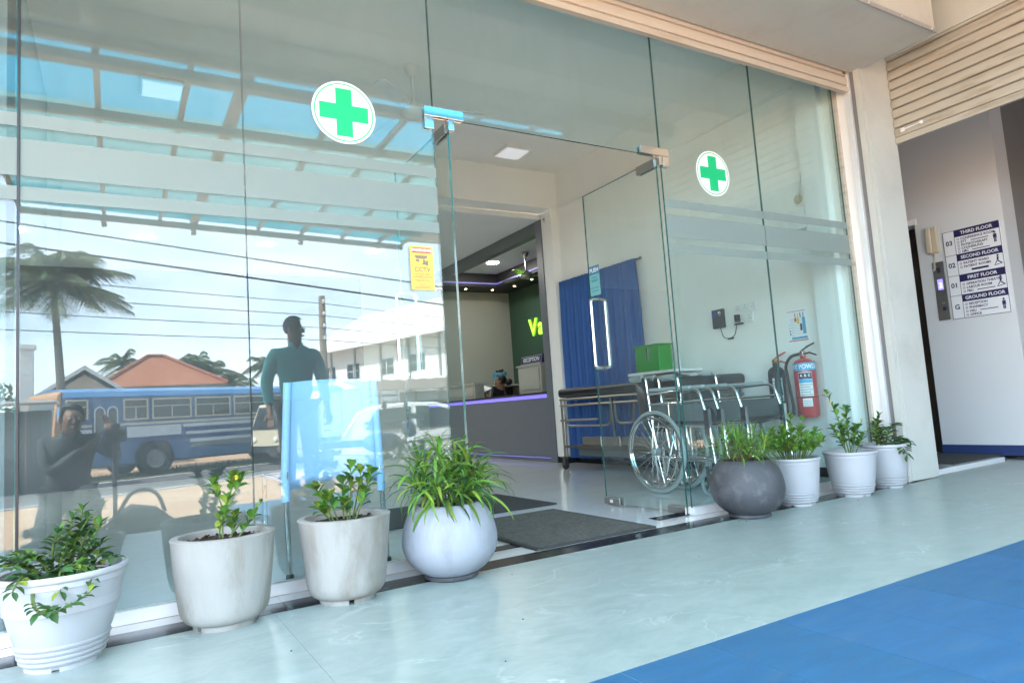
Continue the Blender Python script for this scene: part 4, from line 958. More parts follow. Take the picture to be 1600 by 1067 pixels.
# examination trolley
tr_ = thing('examination_trolley', 'steel examination trolley with a black padded mattress before the curtain', 'trolley', (4.48, 2.1, 0)); to = (4.48,2.1,0)
b = MB(); vs = []; b.box(4.20,4.77,1.08,3.20,.775,.872); b.build('mattress', M['black'], tr_, org=to, bevel=.03)
b = MB()
for z in (.755, .69):
    b.tube(fillet([(4.22,3.18,z),(4.22,1.1,z),(4.75,1.1,z),(4.75,3.18,z),(4.22,3.18,z)], .03), .013, 8)
b.build('frame', M['old_steel'], tr_, smooth=True, org=to)
for x in (4.22, 4.75):
    for y in (3.16, 1.14):
        q = MB(); q.tube([(x,y,.75),(x,y,.14)], .012, 8); q.tube([(x,y-.06,.75),(x,y-.045,.14)] if y > 2 else [(x,y+.06,.75),(x,y+.045,.14)], .009, 8); lg = q.build('leg', M['old_steel'], tr_, smooth=True, org=to)
        c_ = MB(); c_.lathe([(0,-.014),(.05,-.014),(.055,-.006),(.055,.006),(.05,.014),(0,.014)], 18, M4=basis((0,1,0),(0,0,1),(x,y,.056))); c_.build('caster_wheel', M['black_rubber'], lg, smooth=True, org=to)
        c2 = MB(); c2.box(x-.022,x-.017,y-.02,y+.02,.05,.135); c2.box(x+.017,x+.022,y-.02,y+.02,.05,.135); c2.box(x-.035,x+.035,y-.025,y+.05,.13,.142); c2.build('caster_fork', M['old_steel'], lg, org=to)
b = MB()
b.tube(fillet([(4.20,3.08,.68),(4.20,3.05,.47),(4.20,2.30,.47),(4.20,2.28,.68)], .08, 6), .011, 8); b.tube([(4.20,3.16,.53),(4.20,2.5,.535)], .012, 8)
b.build('side_rail', M['old_steel'], tr_, smooth=True, org=to)
b = MB(); b.tube(fillet([(4.20,2.22,.68),(4.20,2.20,.49),(4.20,1.95,.49),(4.20,1.93,.68)], .07, 6), .011, 8); b.tube([(4.20,2.28,.74),(4.20,2.25,.30)], .010, 8); b.tube([(4.20,1.95,.49),(4.20,1.2,.485)], .009, 8); b.build('side_rail', M['old_steel'], tr_, smooth=True, org=to)
b = MB(); b.box(4.22,4.75,1.14,3.16,.235,.247); b.box(4.215,4.2195,1.14,3.16,.235,.262); b.build('lower_shelf', M['old_steel'], tr_, org=to)
b = MB(); b.box(4.26,4.70,1.9,2.95,.15,.233); b.build('drawer', M['grey_panel'], tr_, org=to, bevel=.004)
b = MB(); b.box(4.24,4.30,1.75,2.85,.249,.355); b.box(4.235,4.2395,2.53,2.55,.25,.36); b.box(4.235,4.2395,2.23,2.25,.25,.36); b.build('step_tray', M['steel'], tr_, org=to)

# wall table and green box
t = thing('side_shelf', 'white wall shelf behind the wheelchairs carrying the green box', 'shelf', (4.62, 1.85, .93)); og = (4.62,1.85,.93)
MB().box(4.45,4.795,1.60,2.28,.935,.962).build('shelf_board', M['white_pl'], t, org=og, bevel=.003)
for y in (1.68, 2.15): MB().prism([(4.795,.934),(4.795,.885),(4.78,.885),(4.52,.925),(4.52,.934)], 'y', y, y+.02).build('bracket', M['white_pl'], t, org=og)
t = thing('green_box', 'bright green storage box on the white wall shelf', 'storage box', (4.62, 1.93, .963)); og = (4.62,1.93,.963)
MB().box(4.47,4.64,1.83,2.17,.963,1.205).build('box_body', M['green_box'], t, org=og, bevel=.006)
MB().box(4.465,4.645,1.825,2.175,1.2055,1.225).build('lid', M['green_box'], t, org=og, bevel=.004)
MB().box(4.464,4.4695,1.98,2.0,1.07,1.19).build('latch', M['chrome'], t, org=og)
t = tag(MB().lathe([(0,0),(.014,0),(.014,.11),(.006,.12),(.006,.16),(0,.16)],12).build('hand_bottle', M['label_white'], smooth=True), 'tiny white bottle at the right end of the wall shelf', 'bottle'); t.location = (4.6, 1.70, .963)

# wheelchairs
def wheelchair(label, loc, rz, hw):
    t = thing('wheelchair', label, 'wheelchair', loc, rz, 'wheelchairs parked beside the glass')
    for s in (-1, 1):
        X = (hw + .05) * s; Rm = basis((0,1,0),(0,0,1),(X,0,.305))
        w = MB(); w.tube([Rm @ Vector((.292*math.cos(a), .292*math.sin(a), 0)) for a in [2*PI*i/48 for i in range(48)]], .0145, 8, closed=True)
        wo = w.build('wheel', M['grey_rubber'], t, smooth=True)
        q = MB(); q.tube([Rm @ Vector((.272*math.cos(a), .272*math.sin(a), 0)) for a in [2*PI*i/48 for i in range(48)]], .009, 6, closed=True); q.build('rim', M['chrome'], wo, smooth=True)
        q = MB(); q.tube([Rm @ Vector((.252*math.cos(a), .252*math.sin(a), .038*s)) for a in [2*PI*i/48 for i in range(48)]], .0075, 6, closed=True); q.build('hand_rim', M['chrome'], wo, smooth=True)
        for i in range(24):
            a = 2*PI*i/24; a2 = a + (.5 if i % 2 else -.5); q = MB(); q.tube([Rm @ Vector((.026*math.cos(a2), .026*math.sin(a2), .02*(1 if i%4<2 else -1))), Rm @ Vector((.268*math.cos(a), .268*math.sin(a), 0))], .0017, 4); q.build('spoke', M['chrome'], wo)
        q = MB(); q.lathe([(0,-.035),(.018,-.035),(.028,-.025),(.02,-.015),(.02,.015),(.028,.025),(.018,.035),(0,.035)], 14, M4=Rm); q.build('hub', M['grey_rubber'], wo, smooth=True)
        f = MB(); x = hw * s
        f.tube(fillet([(x,.27,.865),(x,.11,.87),(x,.075,.55),(x,.045,.30)], .035, 5), .0115, 10)
        f.tube(fillet([(x,.095,.735),(x,-.43,.755),(x,-.50,.52),(x,-.545,.10),(x,-.60,.09)], .07, 6), .0115, 10)
        f.tube([(x,.085,.655),(x,-.47,.665)], .010, 8); f.tube([(x,.07,.49),(x,-.51,.485)], .0115, 8); f.tube([(x,.05,.27),(x,-.53,.245)], .0105, 8)
        f.tube([(x,-.19,.485),(x,-.19,.26)], .010, 8); f.tube([(x,-.12,.655),(x,-.12,.49)], .009, 8); f.tube([(x,-.02,.34),(x,-.02,.08),(x,.12,.075)], .010, 8)
        f.box(x-.016,x+.016,-.515,-.475,.42,.60); f.build('frame_side', M['chrome'], t, smooth=True, sharp=50)
        q = MB(); q.box(x-.02,x+.02,-.36,.06,.752,.778); q.build('armrest', M['black'] if s*rz >= 0 and False else M['grey_rubber'], t, bevel=.008)
        q = MB(); q.box(x-.004,x+.004,-.46,.06,.50,.645); q.build('side_panel', M['grey_panel'], t, bevel=.002)
        q = MB(); q.tube([(x,.285,.864),(x,.14,.869)], .018, 10)
        for k in range(6): q.tube([(x,.15+.022*k,.852),(x,.16+.022*k,.852)], .019, 8)
        q.build('push_grip', M['grey_rubber'], t, smooth=True)
        cz = .09; Cm = basis((0,1,0),(0,0,1),(x,-.47,cz))
        q = MB(); q.tube([Cm @ Vector((.078*math.cos(a), .078*math.sin(a), 0)) for a in [2*PI*i/28 for i in range(28)]], .0125, 8, closed=True)
        for i in range(6):
            a = 2*PI*i/6; q.tube([Cm @ Vector((.012*math.cos(a),.012*math.sin(a),0)), Cm @ Vector((.07*math.cos(a),.07*math.sin(a),0))], .0065, 6)
        q.sphere(Cm @ Vector((0,0,0)), .018, seg=8, rings=6); cw = q.build('caster', M['grey_rubber'], t, smooth=True)
        q = MB(); q.box(x-.02,x-.015,-.485,-.455,cz-.01,.20); q.box(x+.015,x+.02,-.485,-.455,cz-.01,.20); q.box(x-.02,x+.02,-.49,-.45,.195,.21); q.tube([(x,-.47,.21),(x,-.47,.25)], .012, 8); q.build('fork', M['steel'], cw)
        q = MB(); q.prism([(-.70,.075),(-.56,.085),(-.56,.097),(-.70,.087)], 'x', min(x,x-min(.16,hw*.8)*s), max(x,x-min(.16,hw*.8)*s)); q.build('footplate', M['black_pl'], t)
        q = MB(); q.tube([(x,-.05,.50),(x-.04*s,-.02,.60)], .007, 6); q.tube([(x-.04*s,-.02,.60),(x-.05*s,-.01,.65)], .012, 8); q.build('brake_lever', M['grey_rubber'], t, smooth=True)
    q = MB(); q.tube([(-hw,-.02,.46),(hw,-.02,.12)], .010, 8); q.tube([(hw,-.03,.46),(-hw,-.03,.12)], .010, 8); q.tube([(-hw-.04,0,.305),(hw+.04,0,.305)], .009, 8); q.build('cross_brace', M['steel'], t, smooth=True)
    b = MB(); vs = []; n = 10
    for i in range(n+1):
        u = i/n; x = hw*.985*(2*u-1); sg = (-.035 if hw > .15 else .10)*math.sin(PI*u)
        for y in (.06,-.2,-.46): vs.append((x,y,.505+sg))
    b.add(vs, [(i*3+k,(i+1)*3+k,(i+1)*3+k+1,i*3+k+1) for i in range(n) for k in (0,1)]); o = b.build('seat', M['black'], t, smooth=True); m_ = o.modifiers.new('s','SOLIDIFY'); m_.thickness = .012
    b = MB(); vs = []
    for i in range(n+1):
        u = i/n; x = hw*1.01*(2*u-1); sg = (.06 if hw > .15 else .17)*math.sin(PI*u)
        for z, y in ((.44,.065),(.62,.09),(.86,.115)): vs.append((x,y+sg,z))
    b.add(vs, [(i*3+k,(i+1)*3+k,(i+1)*3+k+1,i*3+k+1) for i in range(n) for k in (0,1)]); o = b.build('backrest', M['black'], t, smooth=True); m_ = o.modifiers.new('s','SOLIDIFY'); m_.thickness = .012
    return t
wheelchair('folded chrome wheelchair nearest the open right door leaf', (3.60, .885, 0), 0, .065)
wheelchair('opened chrome wheelchair standing between the folded one and the right wall', (4.065, .86, 0), R(3), .225)

# wall devices
t = thing('intercom', 'black wall intercom with a small dark blue screen', 'intercom', (4.8, 1.335, 1.385)); og = (4.8,1.335,1.385)
MB().box(4.765,4.799,1.27,1.40,1.30,1.472).build('body', M['black_pl'], t, org=og, bevel=.004)
MB().box(4.7632,4.7648,1.345,1.39,1.405,1.455).build('screen', M['screen_blue'], t, org=og)
MB().lathe([(0,.004),(.012,.004),(.02,0),(.022,0)],16,M4=basis((0,-1,0),(0,0,1),(4.7648,1.305,1.43))).build('lens', M['steel'], t, org=og, smooth=True)
def socket(label, y0, y1, z0, z1, n):
    t = thing('wall_socket', label, 'wall socket', (4.8,(y0+y1)/2,z0), 0, 'white wall sockets'); og = (4.8,(y0+y1)/2,z0)
    w = (y1-y0)/n
    for k in range(n):
        a = y0 + k*w
        MB().box(4.787,4.7995,a+.001,a+w-.001,z0,z1).build('plate', M['white_pl'], t, org=og, bevel=.003)
        h = MB(); cy_, cz_ = a+w/2, (z0+z1)/2
        for dy, dz in ((0,.016),(.011,-.008),(-.011,-.008)): h.box(4.7862,4.7869,cy_+dy-.003,cy_+dy+.003,cz_+dz-.004,cz_+dz+.004)
        h.build('pin_holes', M['ink'], t, org=og, kind='stuff')
socket('upper row of three white wall sockets beside the intercom', .905, 1.155, 1.405, 1.487, 3)
socket('lower pair of white wall sockets holding a black plug', .955, 1.115, 1.31, 1.397, 2)
q = MB(); q.box(4.745,4.786,1.09,1.125,1.325,1.39); q.box(4.755,4.786,1.06,1.14,1.30,1.315); q.tube(fillet([(4.775,1.13,1.30),(4.79,1.17,1.21),(4.79,1.25,1.19),(4.79,1.31,1.215),(4.79,1.33,1.30)],.06,6),.004,6); q.box(4.78,4.795,1.19,1.25,1.185,1.20)
tag(q.build('power_adaptor', M['black_pl'], bevel=.002), 'black power plug and loose cable running to the intercom', 'power adaptor')
# small distribution box high on the wall
t = thing('meter_box', 'small white junction box and round outlet high near the glass edge', 'junction box', (4.8,.33,2.0)); og = (4.8,.33,2.0)
MB().box(4.735,4.7995,.31,.47,1.97,2.14).build('box_body', M['white_pl'], t, org=og, bevel=.004)
MB().lathe([(0,.012),(.03,.012),(.04,0)],18,M4=basis((0,-1,0),(0,0,1),(4.7995,.40,2.23))).build('round_outlet', M['cream_pl'], t, org=og, smooth=True)
MB().tube([(4.79,.40,2.23),(4.785,.36,2.33),(4.79,.33,2.5)],.005,6).build('cable', M['white_pl'], t, org=og)
# poster
t = thing('wall_poster', 'small extinguisher chart poster with coloured columns', 'poster', (4.8,.53,1.22)); og = (4.8,.53,1.22)
MB().box(4.7975,4.7992,.44,.625,1.085,1.345).build('sheet', M['decal_white'], t, org=og)
Mx = basis((0,-1,0),(0,0,1),(4.797,.5325,1.215))
def flat(parent, og, m, rects, Mx, nm='print', dz=.0003):
    b = MB()
    for x0,x1,y0,y1 in rects: b.add([Mx @ Vector(v) for v in ((x0,y0,dz),(x1,y0,dz),(x1,y1,dz),(x0,y1,dz))], [(0,1,2,3)])
    return b.build(nm, m, parent, org=og, kind='stuff' if len(rects) > 1 else None)
flat(t, og, M['ink_red'], [(-.09,.09,-.128,-.120),(-.022,-.002,.03,.06),(-.016,-.008,.062,.10),(-.085,.085,.113,.118)], Mx)
flat(t, og, M['cctv_yellow'], [(.002,.022,.012,.06),(.008,.016,.062,.10)], Mx)
flat(t, og, M['ink'], [(.026,.046,-.045,.01),(.032,.040,.062,.10),(-.075,-.068,.005,.012),(-.075,-.068,-.02,-.012),(-.075,-.066,-.05,-.035),(-.075,-.064,-.075,-.06)] + [(-.06,-.028,.05-.022*k,.052-.022*k) for k in range(7)], Mx)
flat(t, og, M['label_blue'], [(.050,.078,-.075,.06),(.058,.068,.062,.10),(-.06,.085,-.112,-.095)], Mx)
flat(t, og, M['fence_grey'], [(-.026,.078,.062-.022*k,.0632-.022*k) for k in range(7)], Mx, dz=.0005)

# fire extinguishers
def ext_base(t, r, z0, z1, m):
    MB().lathe([(0,z0),(r*.9,z0),(r,z0+.015),(r,z1-.06),(r*.93,z1-.03),(r*.7,z1-.01),(r*.35,z1),(.022,z1+.005),(.022,z1+.03),(0,z1+.03)], 32).build('cylinder', m, t, smooth=True, sharp=60)
def curved(r, a0, y0):
    return lambda v: Vector((-r*math.cos((v.x)/r+a0), -r*math.sin((v.x)/r+a0), v.y + y0)) if False else Vector((-(r)*math.cos(v.x/r + a0), -(r)*math.sin(v.x/r + a0), v.y + y0))
def wrap_patch(t, name, m, r, x0, x1, z0, z1, a0):
    b = MB(); n = 14; fn = curved(r, a0, 0)
    vs = []
    for i in range(n+1):
        x = x0 + (x1-x0)*i/n; vs += [fn(Vector((x,z0,0))), fn(Vector((x,z1,0)))]
    b.add(vs, [(i*2,(i+1)*2,(i+1)*2+1,i*2+1) for i in range(n)]); return b.build(name, m, t)
def lever(t, z, m):
    b = MB(); b.prism([(-.02,z),(.02,z),(.02,z+.035),(-.02,z+.035)],'y',-.014,.014); b.build('valve', M['brass'] if m is not M['black_pl'] else M['steel'], t, bevel=.003)
    b = MB(); b.tube([(0,.02,z+.03),(0,-.05,z+.065),(0,-.11,z+.085)], [.006,.008,.006], 6); b.tube([(0,.02,z+.005),(0,-.06,z+.015),(0,-.12,z-.01)], [.006,.008,.006], 6); b.build('lever', m, t, smooth=True)
AF = -.62   # the face of the labels turned towards the door
t = thing('fire_extinguisher', 'red dry powder fire extinguisher hung on the wall under the poster', 'fire extinguisher', (4.70,.44,.475), 0, 'wall mounted fire extinguishers')
ext_base(t, .082, 0, .46, M['red'])
AF = math.atan2(4.70*0+3.44, 4.70) * 1.0
wrap_patch(t, 'name_band', M['label_blue'], .0828, -.13, .13, .365, .425, AF)
b = MB(); text(b, 'DRY POWDER', .049, None, bold=True, sx=.86, fn=lambda v: curved(.0836, AF, .394)(v)); b.build('lettering', M['decal_white'], t, kind='stuff')
lb = wrap_patch(t, 'label', M['label_white'], .0828, -.052, .052, .165, .35, AF)
wrap_patch(t, 'label_head', M['ink'], .0832, -.050, .050, .298, .346, AF)
wrap_patch(t, 'label_strip', M['label_blue'], .0832, -.050, .050, .268, .296, AF)
b = MB(); 
for s_, x in (('A',-.03),('B',0),('C',.03)): text(b, s_, .026, None, bold=True, fn=lambda v, x=x: curved(.0838, AF, .325)(v + Vector((x,0,0))))
b.build('lettering', M['decal_white'], t, kind='stuff')
for k in range(5): wrap_patch(t, 'print_line', M['ink'], .0832, -.046, .046 - .012*(k%2), .175+.019*k, .179+.019*k, AF)
wrap_patch(t, 'service_label', M['label_white'], .0828, -.036, .036, .085, .148, AF)
for k in range(3): wrap_patch(t, 'print_line', M['ink'], .0832, -.03, .028, .094+.016*k, .097+.016*k, AF)
wrap_patch(t, 'strap', M['black_pl'], .0834, -.13, .13, .152, .160, AF)
lever(t, .488, M['black_pl'])
b = MB(); b.tube(fillet([(0,.03,.50),(-.02,.10,.49),(-.03,.15,.42),(-.03,.13,.25),(-.04,.105,.10),(-.04,.105,.02)],.06,6),.0125,8); b.build('hose', M['black_rubber'], t, smooth=True)
MB().box(.083,.099,-.03,.03,.36,.44).build('wall_bracket', M['steel'], t)
t = thing('fire_extinguisher', 'slim black gas fire extinguisher with red lever beside the red one', 'fire extinguisher', (4.715,.72,.50), 0, 'wall mounted fire extinguishers')
ext_base(t, .066, 0, .395, M['blackp'])
AF = math.atan2(3.7, 4.7)
wrap_patch(t, 'label', M['label_white'], .0667, -.035, .045, .11, .30, AF)
for k in range(7): wrap_patch(t, 'print_line', M['ink'], .0671, -.03, .04-.01*(k%3), .125+.024*k, .132+.024*k, AF)
lever(t, .42, M['ink_red'])
b = MB(); b.tube([(-.03,-.035,.40),(-.055,-.045,.33),(-.06,-.06,.16)],[.014,.018,.030],12); b.tube([(0,0,.43),(-.03,-.035,.40)],.011,8); b.build('discharge_horn', M['black_pl'], t, smooth=True)
MB().box(.067,.084,-.03,.03,.30,.36).build('wall_bracket', M['steel'], t)

# sling chair just behind the glass
t = thing('visitor_chair', 'pale blue sling backed chair with tubular legs just behind the glass', 'chair', (.90, .45, 0)); og = (.90,.45,0)
b = MB(); vs = []; n = 10; rowsz = [(.385,.272,.668,1.125),(.45,.262,.664,1.12),(.6,.25,.668,1.115),(.75,.245,.675,1.11),(.86,.245,.684,1.106),(.888,.246,.692,1.100)]
for i in range(n+1):
    u = i/n
    for (z,y,xa,xb) in rowsz: vs.append((xa+(xb-xa)*u, y+.030*math.sin(PI*u), z + (.012*math.sin(PI*u) if z > .8 else (.030*math.sin(PI*u) if z < .4 else 0))))
m_ = len(rowsz); b.add(vs, [(i*m_+k,(i+1)*m_+k,(i+1)*m_+k+1,i*m_+k+1) for i in range(n) for k in range(m_-1)])
o = b.build('sling_back', M['sling'], t, smooth=True, org=og, sharp=180); q = o.modifiers.new('s','SOLIDIFY'); q.thickness = .006
for x0, x1, xb in ((.672,.690,.668),(1.134,1.104,1.122)):
    q = MB(); q.tube([(x0,.240,.012),(xb,.250,.40),(x1,.240,.885)], .0125, 10); q.build('rear_leg', M['chrome'], t, smooth=True, org=og)
    q = MB(); q.tube([(xb,.250,.345),(xb,.255,.45),(x1,.243,.888)], .019, 10); q.build('sleeve', M['sling'], t, smooth=True, org=og)
    q = MB(); q.tube(fillet([(xb,.255,.43),(xb,.76,.44),(xb,.80,.01)],.05,5), .0125, 10); q.build('front_leg', M['chrome'], t, smooth=True, org=og)
    MB().lathe([(0,0),(.018,0),(.017,.02),(.013,.025)],12,M4=Matrix.Translation((x0,.240,0))).build('foot_cap', M['black_rubber'], t, org=og)
b = MB(); b.box(.655,1.13,.30,.78,.432,.446); b.build('seat', M['sling'], t, org=og, bevel=.004)

# door mats
def rug(label, x0,x1,y0,y1,m,h, along):
    t = thing('door_mat', label, 'door mat', ((x0+x1)/2,(y0+y1)/2,.003)); og = ((x0+x1)/2,(y0+y1)/2,.003)
    MB().box(x0,x1,y0,y1,.003,h*.55).build('base', M['mat_rug2'], t, org=og)
    b = MB(); k = y0 + .03
    while k < y1 - .03:
        b.box(x0+.025,x1-.025,k,k+.015,h*.55,h); k += .027
    b.build('ribs', m, t, org=og, kind='stuff'); 
    q = MB(); q.box(x0,x0+.02,y0,y1,h*.56,h*.9); q.box(x1-.02,x1,y0,y1,h*.56,h*.9); q.box(x0+.0205,x1-.0205,y0,y0+.02,h*.56,h*.9); q.box(x0+.0205,x1-.0205,y1-.02,y1,h*.56,h*.9); q.build('rubber_edge', M['mat_rug2'], t, org=og)
rug('ribbed grey green mat lying across the doorway threshold', 1.76, 2.53, -.128, .885, M['mat_rug'], .014, 0)
rug('darker mat lying inside, behind the ribbed one', 1.15, 2.70, 1.09, 1.98, M['mat_rug2'], .012, 0)

# ------------------------------------------------------------------ lift lobby fittings
t = thing('floor_directory', 'white and navy directory board listing the floors beside the lift', 'directory sign', (6.70, .05, 1.24)); og = (6.70,.05,1.24)
X0 = 6.708; yL, yR, zB, zT = .285, -.189, 1.240, 2.057; Wd, Hd = yL - yR, zT - zB
MB().box(X0, 6.7215, yR, yL, zB, zT).build('board', M['sign_white'], t, org=og)
Mx = basis((0,-1,0),(0,0,1),(X0-.0004, yL, zB))     # sheet space: x 0..Wd to the right, y 0..Hd up
sec = [(1.0,.725),(.725,.49),(.49,.265),(.265,0)]
nav = []; bw = .005
for a, b_ in sec: nav.append((.10, Wd-.004, Hd*a-.062-.004, Hd*a-.004)); nav.append((0,Wd,Hd*a-.004,Hd*a))
nav += [(0,.004,0,Hd),(Wd-.004,Wd,0,Hd),(0,Wd,0,.004),(.098,.102,0,Hd)]
flat(t, og, M['sign_navy'], nav, Mx, 'navy_print')
wt = MB(); nv = MB()
T = lambda x, y: Mx @ Matrix.Translation((x, y, .0008))
heads = ['THIRD FLOOR','SECOND FLOOR','FIRST FLOOR','GROUND FLOOR']; nums = ['03','02','01','G']
items = [['CONFERENCE ROOM','ETT','PHYSIOTHERAPY','COUNSELING','LMC'],['PATIENT WARD','PATIENT ROOMS'],['OPERATION THEATRE','LABOUR ROOM','PBU'],['RECEPTION','PHARMACY','HSU','OFFICE']]
for i, (a, b_) in enumerate(sec):
    text(wt, heads[i], .041, T(.10+(Wd-.10)/2, Hd*a-.035), bold=True); text(nv, nums[i], .060, T(.05, Hd*(a+b_)/2), bold=True)
    n = len(items[i]); top = Hd*a-.074; sp = min(.033, (Hd*(a-b_)-.078)/n)
    for k, s in enumerate(items[i]):
        y = top - sp*(k+.55); text(nv, s, .029, T(.150, y), 'LEFT', True)
        c = T(.128, y); pts = [c @ Vector((.010*math.cos(u), .010*math.sin(u), 0)) for u in [2*PI*j/14 for j in range(14)]]; nv.disc(pts)
        c = T(.128, y) @ Matrix.Translation((0,0,.0003)); wt.disc([c @ Vector((.0065*math.cos(u), .0065*math.sin(u), 0)) for u in [2*PI*j/14 for j in range(14)]])
        if s in ('ETT','LMC','PBU','HSU'): nv.add([T(0,0) @ Vector(v) for v in ((.235,y-.004,0),(.38,y-.004,0),(.38,y+.003,0),(.235,y+.003,0))], [(0,1,2,3)])
    # pictogram
    px, py = Wd-.045, Hd*(a+b_)/2-.03
    def qd(*pp): nv.add([T(px,py) @ Vector((u,v,0)) for u,v in pp], [tuple(range(len(pp)))])
    nv.disc([T(px,py+.045) @ Vector((.009*math.cos(u), .009*math.sin(u), 0)) for u in [2*PI*j/12 for j in range(12)]])
    if i in (0, 3): qd((-.013,.032),(.013,.032),(.015,-.005),(-.015,-.005)); qd((-.010,-.006),(-.001,-.006),(-.001,-.042),(-.010,-.042)); qd((.001,-.006),(.010,-.006),(.010,-.042),(.001,-.042))
    else: qd((-.008,.034),(.008,.034),(.004,.002),(-.010,.002)); qd((-.012,.0),(.004,.0),(.028,-.022),(.022,-.028)); qd((-.012,.0),(-.004,.0),(-.022,-.03),(-.030,-.03)); qd((-.035,-.036),(.035,-.024),(.035,-.030),(-.035,-.042))
nv.add([T(0,0) @ Vector(v) for v in ((.21,Hd*.49+.022,0),(.35,Hd*.49+.022,0),(.35,Hd*.49+.040,0),(.21,Hd*.49+.040,0))], [(0,1,2,3)])
nv.build('lettering', M['sign_navy'], t, org=og, kind='stuff'); wt.build('white_lettering', M['sign_white'], t, org=og, kind='stuff')
t = thing('call_panel', 'steel lift call panel with a violet floor display', 'lift panel', (6.71,.36,1.25)); og = (6.71,.36,1.25)
MB().box(6.712,6.7215,.311,.411,1.247,1.800).build('plate', M['steel'], t, org=og)
MB().box(6.7105,6.7118,.345,.378,1.70,1.745).build('key_slot', M['ink'], t, org=og)
MB().box(6.7105,6.7118,.335,.382,1.535,1.635).build('display', M['screen_violet'], t, org=og)
b = MB(); text(b, '2', .06, basis((0,-1,0),(0,0,1),(6.7102,.357,1.575))); b.build('digit', M['digit'], t, org=og)
for z, m in ((1.41,'chrome'),(1.355,'ink')): MB().lathe([(0,.006),(.014,.006),(.018,0)],16,M4=basis((0,-1,0),(0,0,1),(6.712,.352,z))).build('call_button', M[m], t, org=og, smooth=True)
t = thing('wall_phone', 'cream wall telephone handset above the lift panel', 'telephone', (6.70,.375,1.9)); og = (6.70,.375,1.9)
MB().box(6.69,6.7215,.325,.43,1.885,2.14).build('cradle', M['cream_pl'], t, org=og, bevel=.012)
MB().box(6.665,6.689,.375,.425,1.89,2.135).build('handset', M['cream_pl'], t, org=og, bevel=.012)
b = MB(); pts = []
for i in range(60): u = i/59; pts.append((6.70+.008*math.cos(i*1.3), .375+.008*math.sin(i*1.3)+.02*u, 1.885-.16*math.sin(PI*u*.62)/1))
b.tube(pts, .0035, 5).build('coiled_cord', M['cream_pl'], t, org=og, smooth=True)

# ------------------------------------------------------------------ people
def skin_mesh(name, V, E, m, parent, root=0, sub=2):
    me = bpy.data.meshes.new(name); me.from_pydata([v[0] for v in V], E, []); ob = bpy.data.objects.new(name, me); C.objects.link(ob)
    sk = ob.modifiers.new('skin', 'SKIN'); sk.use_smooth_shade = True; sk.branch_smoothing = .4
    lay = me.skin_vertices[0].data
    for i, v in enumerate(V):
        r = v[1]; lay[i].radius = r if isinstance(r, tuple) else (r, r); lay[i].use_root = (i == root)
    ss = ob.modifiers.new('sub', 'SUBSURF'); ss.levels = sub; ss.render_levels = sub
    dg = bpy.context.evaluated_depsgraph_get(); nm = bpy.data.meshes.new_from_object(ob.evaluated_get(dg)); nm.materials.clear(); nm.materials.append(m)
    nm.polygons.foreach_set('use_smooth', [True]*len(nm.polygons)); nm.name = name
    bpy.data.objects.remove(ob); bpy.data.meshes.remove(me)
    o = bpy.data.objects.new(name, nm); C.objects.link(o); o.parent = parent; return o
